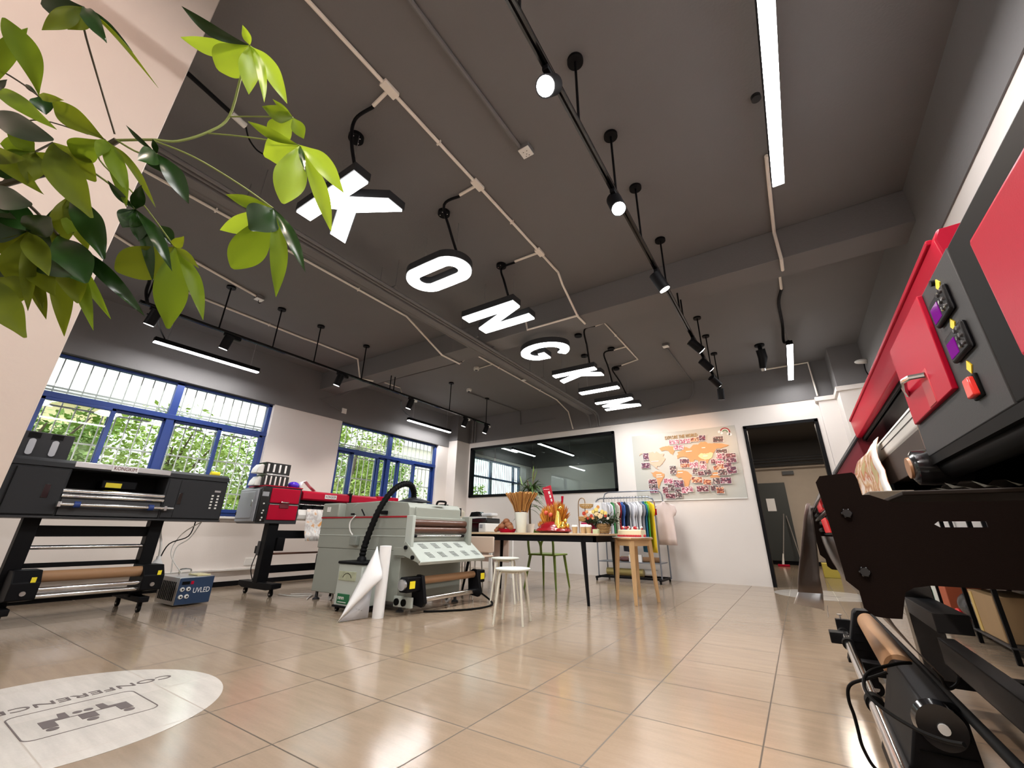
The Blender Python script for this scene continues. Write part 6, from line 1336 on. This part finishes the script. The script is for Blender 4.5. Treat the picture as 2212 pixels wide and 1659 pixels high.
def leaflet(c, tip, wpx, mi, d0, d1, bend=.0, fold=.25, par=None):
    a, b_ = PD(c[0], c[1], d0), PD(tip[0], tip[1], d1); ax = b_-a; ln = ax.length; axn = ax.normalized()
    view = ((a+b_)/2-EYE).normalized(); s = axn.cross(view).normalized(); nrm = s.cross(axn).normalized(); w_ = wpx/F*((d0+d1)/2)
    rows = []; N = 12
    for i in range(N+1):
        u = i/N if i < N else 1.0; prof = ((math.sin(math.pi*u**1.55)**.75 if wpx > 45 and (int(tip[0]) % 3) else math.sin(math.pi*u**1.15)**1.0)) if 0 < u < 1 else (.02 if u < .5 or wpx <= 45 else .12)
        q = a+ax*u+s*bend*ln*math.sin(math.pi*u)-nrm*.06*ln*math.sin(math.pi*u)
        ww = w_/2*prof; wav = .012*ln*math.sin(u*14+tip[0])
        rows.append([q-s*ww-nrm*(fold*ww)+nrm*wav, q-s*ww*.5-nrm*fold*ww*.3, q, q+s*ww*.5-nrm*fold*ww*.3, q+s*ww-nrm*(fold*ww)-nrm*wav])
    m = MB(); m.grid(rows); lf = m.done('leaf', lmats[mi], t, subd=1)
    return lf
CL = [
 ((540, 98), 1.0, [((392, 13), 26, 2, .10), ((390, 80), 34, 0, .08), ((524, 54), 18, 0, 0), ((470, 150), 66, 0, 0), ((537, 204), 42, 0, 0), ((571, 222), 20, 0, .05), ((620, 224), 36, 0, .06)]),
 ((633, 254), 1.0, [((566, 230), 34, 1, .05), ((584, 301), 50, 0, 0), ((589, 214), 12, 1, 0), ((656, 300), 30, 1, 0)]),
 ((647, 314), .97, [((535, 262), 22, 1, .04), ((570, 336), 62, 0, 0), ((611, 440), 66, 0, 0), ((716, 502), 34, 0, .04), ((743, 417), 40, 0, .06), ((660, 372), 12, 2, 0)]),
 ((590, 450), .92, [((488, 420), 28, 1, .03), ((475, 497), 42, 0, .05), ((540, 497), 72, 2, 0), ((502, 580), 70, 1, .03), ((596, 642), 36, 1, .04), ((660, 588), 26, 2, .03)]),
 ((377, 533), .90, [((250, 585), 76, 3, .05), ((363, 710), 62, 1, 0), ((439, 692), 30, 1, .05), ((347, 487), 30, 2, 0), ((430, 580), 16, 3, .03), ((397, 510), 22, 3, 0)]),
 ((339, 332), .88, [((297, 346), 40, 2, 0), ((408, 440), 38, 2, .04), ((272, 270), 10, 2, .05), ((350, 372), 46, 2, 0), ((330, 300), 12, 2, 0)]),
 ((292, 452), .86, [((232, 389), 16, 2, .05), ((300, 522), 34, 2, .05), ((372, 586), 26, 2, .04), ((330, 608), 22, 2, .03), ((265, 492), 44, 2, 0), ((306, 400), 26, 2, .0)]),
 ((227, 302), .84, [((277, 418), 40, 1, 0), ((273, 448), 34, 1, .03), ((336, 448), 18, 3, .05), ((158, 335), 62, 1, 0), ((112, 216), 54, 3, .04), ((210, 340), 30, 1, 0)]),
 ((84, 208), .82, [((8, 38), 58, 1, -.08), ((100, 248), 44, 2, 0), ((138, 216), 20, 3, 0), ((55, 182), 12, 2, 0)]),
 ((181, 15), .80, [((230, 93), 38, 2, 0), ((287, 113), 16, 2, .04), ((342, 190), 10, 3, .03), ((90, 12), 60, 2, 0), ((146, 64), 44, 3, .05), ((90, 65), 40, 3, 0)]),
 ((-20, 195), .80, [((122, 280), 40, 1, .03), ((60, 60), 40, 1, .05), ((16, 172), 20, 2, 0)]),
 ((-25, 262), .82, [((116, 303), 60, 2, .04), ((10, 240), 26, 1, 0)]),
 ((76, 328), .84, [((12, 275), 44, 1, 0), ((8, 352), 44, 1, 0), ((60, 398), 50, 3, 0), ((118, 366), 56, 3, 0), ((0, 310), 50, 1, 0)]),
 ((115, 308), .86, [((198, 471), 74, 3, -.03), ((208, 392), 56, 3, .03), ((138, 420), 20, 3, 0)]),
 ((158, 474), .9, [((146, 506), 40, 1, 0), ((164, 438), 30, 1, 0)]),
 ((126, 508), .86, [((185, 612), 84, 2, 0), ((240, 690), 26, 1, 0), ((202, 714), 34, 1, .02), ((314, 684), 36, 2, .03), ((139, 727), 44, 3, 0), ((170, 655), 60, 3, 0), ((60, 520), 60, 2, 0)]),
 ((60, 500), .80, [((105, 596), 50, 3, 0), ((92, 668), 36, 3, 0), ((60, 672), 30, 3, 0), ((20, 560), 70, 3, 0), ((-30, 480), 90, 2, 0), ((110, 470), 60, 2, 0), ((40, 620), 80, 3, 0)]),
 ((-10, 600), .78, [((54, 730), 68, 3, -.04), ((70, 640), 60, 3, 0), ((-10, 680), 50, 2, 0)]),
 ((-40, 330), .84, [((60, 345), 44, 3, 0), ((40, 395), 50, 2, 0), ((95, 420), 40, 3, .04)]),
 ((150, 420), .9, [((225, 560), 60, 2, .03), ((190, 540), 50, 3, 0), ((120, 545), 50, 3, 0), ((90, 560), 50, 2, 0)]),
 ((60, 560), .82, [((120, 640), 54, 3, 0), ((30, 660), 54, 3, 0), ((160, 600), 44, 2, 0), ((0, 640), 60, 2, 0), ((100, 690), 30, 3, 0)]),
 ((-30, 420), .80, [((70, 440), 60, 2, 0), ((80, 500), 70, 2, 0), ((20, 460), 60, 2, 0)]),
]
for c, d, ls in CL:
    for k, (tip, w_, mi, bd) in enumerate(ls): leaflet(c, tip, w_*(.82 if c[0] < 240 else .95), mi, d, d*(.93+.02*((k*3) % 5)), bd)
def stem(px_, r_, m_='g'):
    pts = smoothpath([PD(x, y, d) for x, y, d in px_], 5); MB().tube(pts, r_, 7).done('branch', stemg if m_ == 'g' else stemd, t)
stem([(-400, 520, .78), (-120, 440, .8), (0, 400, .82), (118, 369, .86), (168, 350, .87), (252, 303, .88)], .0062, 'd')
stem([(252, 303, .88), (330, 302, .9), (384, 305, .93), (450, 285, .97), (495, 252, 1.0), (522, 160, 1.0), (540, 98, 1.0)], .0028)
stem([(495, 252, 1.0), (560, 252, 1.0), (633, 254, 1.0)], .0018); stem([(450, 288, .97), (540, 297, .97), (647, 314, .97)], .0018)
stem([(330, 303, .9), (420, 340, .9), (520, 400, .92), (590, 450, .92)], .002); stem([(227, 302, .84), (215, 345, .87), (300, 430, .88), (377, 533, .9)], .0016)
stem([(248, 290, .88), (215, 180, .84), (181, 60, .8), (181, 15, .8)], .0018, 'd'); stem([(252, 303, .88), (300, 330, .88), (339, 332, .88)], .002); stem([(168, 350, .87), (240, 400, .86), (292, 452, .86)], .002)
stem([(-60, 130, .8), (0, 152, .8), (50, 182, .82), (84, 208, .82), (150, 255, .84), (227, 302, .84)], .0016, 'd'); stem([(-100, 250, .8), (0, 268, .82), (90, 260, .84), (190, 290, .86)], .0013, 'd')
stem([(0, 400, .82), (60, 440, .84), (126, 508, .86)], .003, 'd'); stem([(-60, 410, .8), (30, 450, .8), (60, 500, .8)], .003, 'd'); stem([(-120, 440, .8), (-60, 520, .78), (-10, 600, .78)], .003, 'd')
stem([(0, 400, .82), (40, 360, .84), (76, 328, .84)], .002, 'd'); stem([(76, 328, .84), (115, 308, .86)], .002, 'd')
MB().tube(smoothpath([(-1.15, -.45, .26), (-1.17, -.42, .7), (-1.14, -.45, 1.0), PD(-400, 520, .78)], 6), [.03]*6+[.022]*6+[.009]*7 if False else .018, 10).done('trunk', stemd, t)
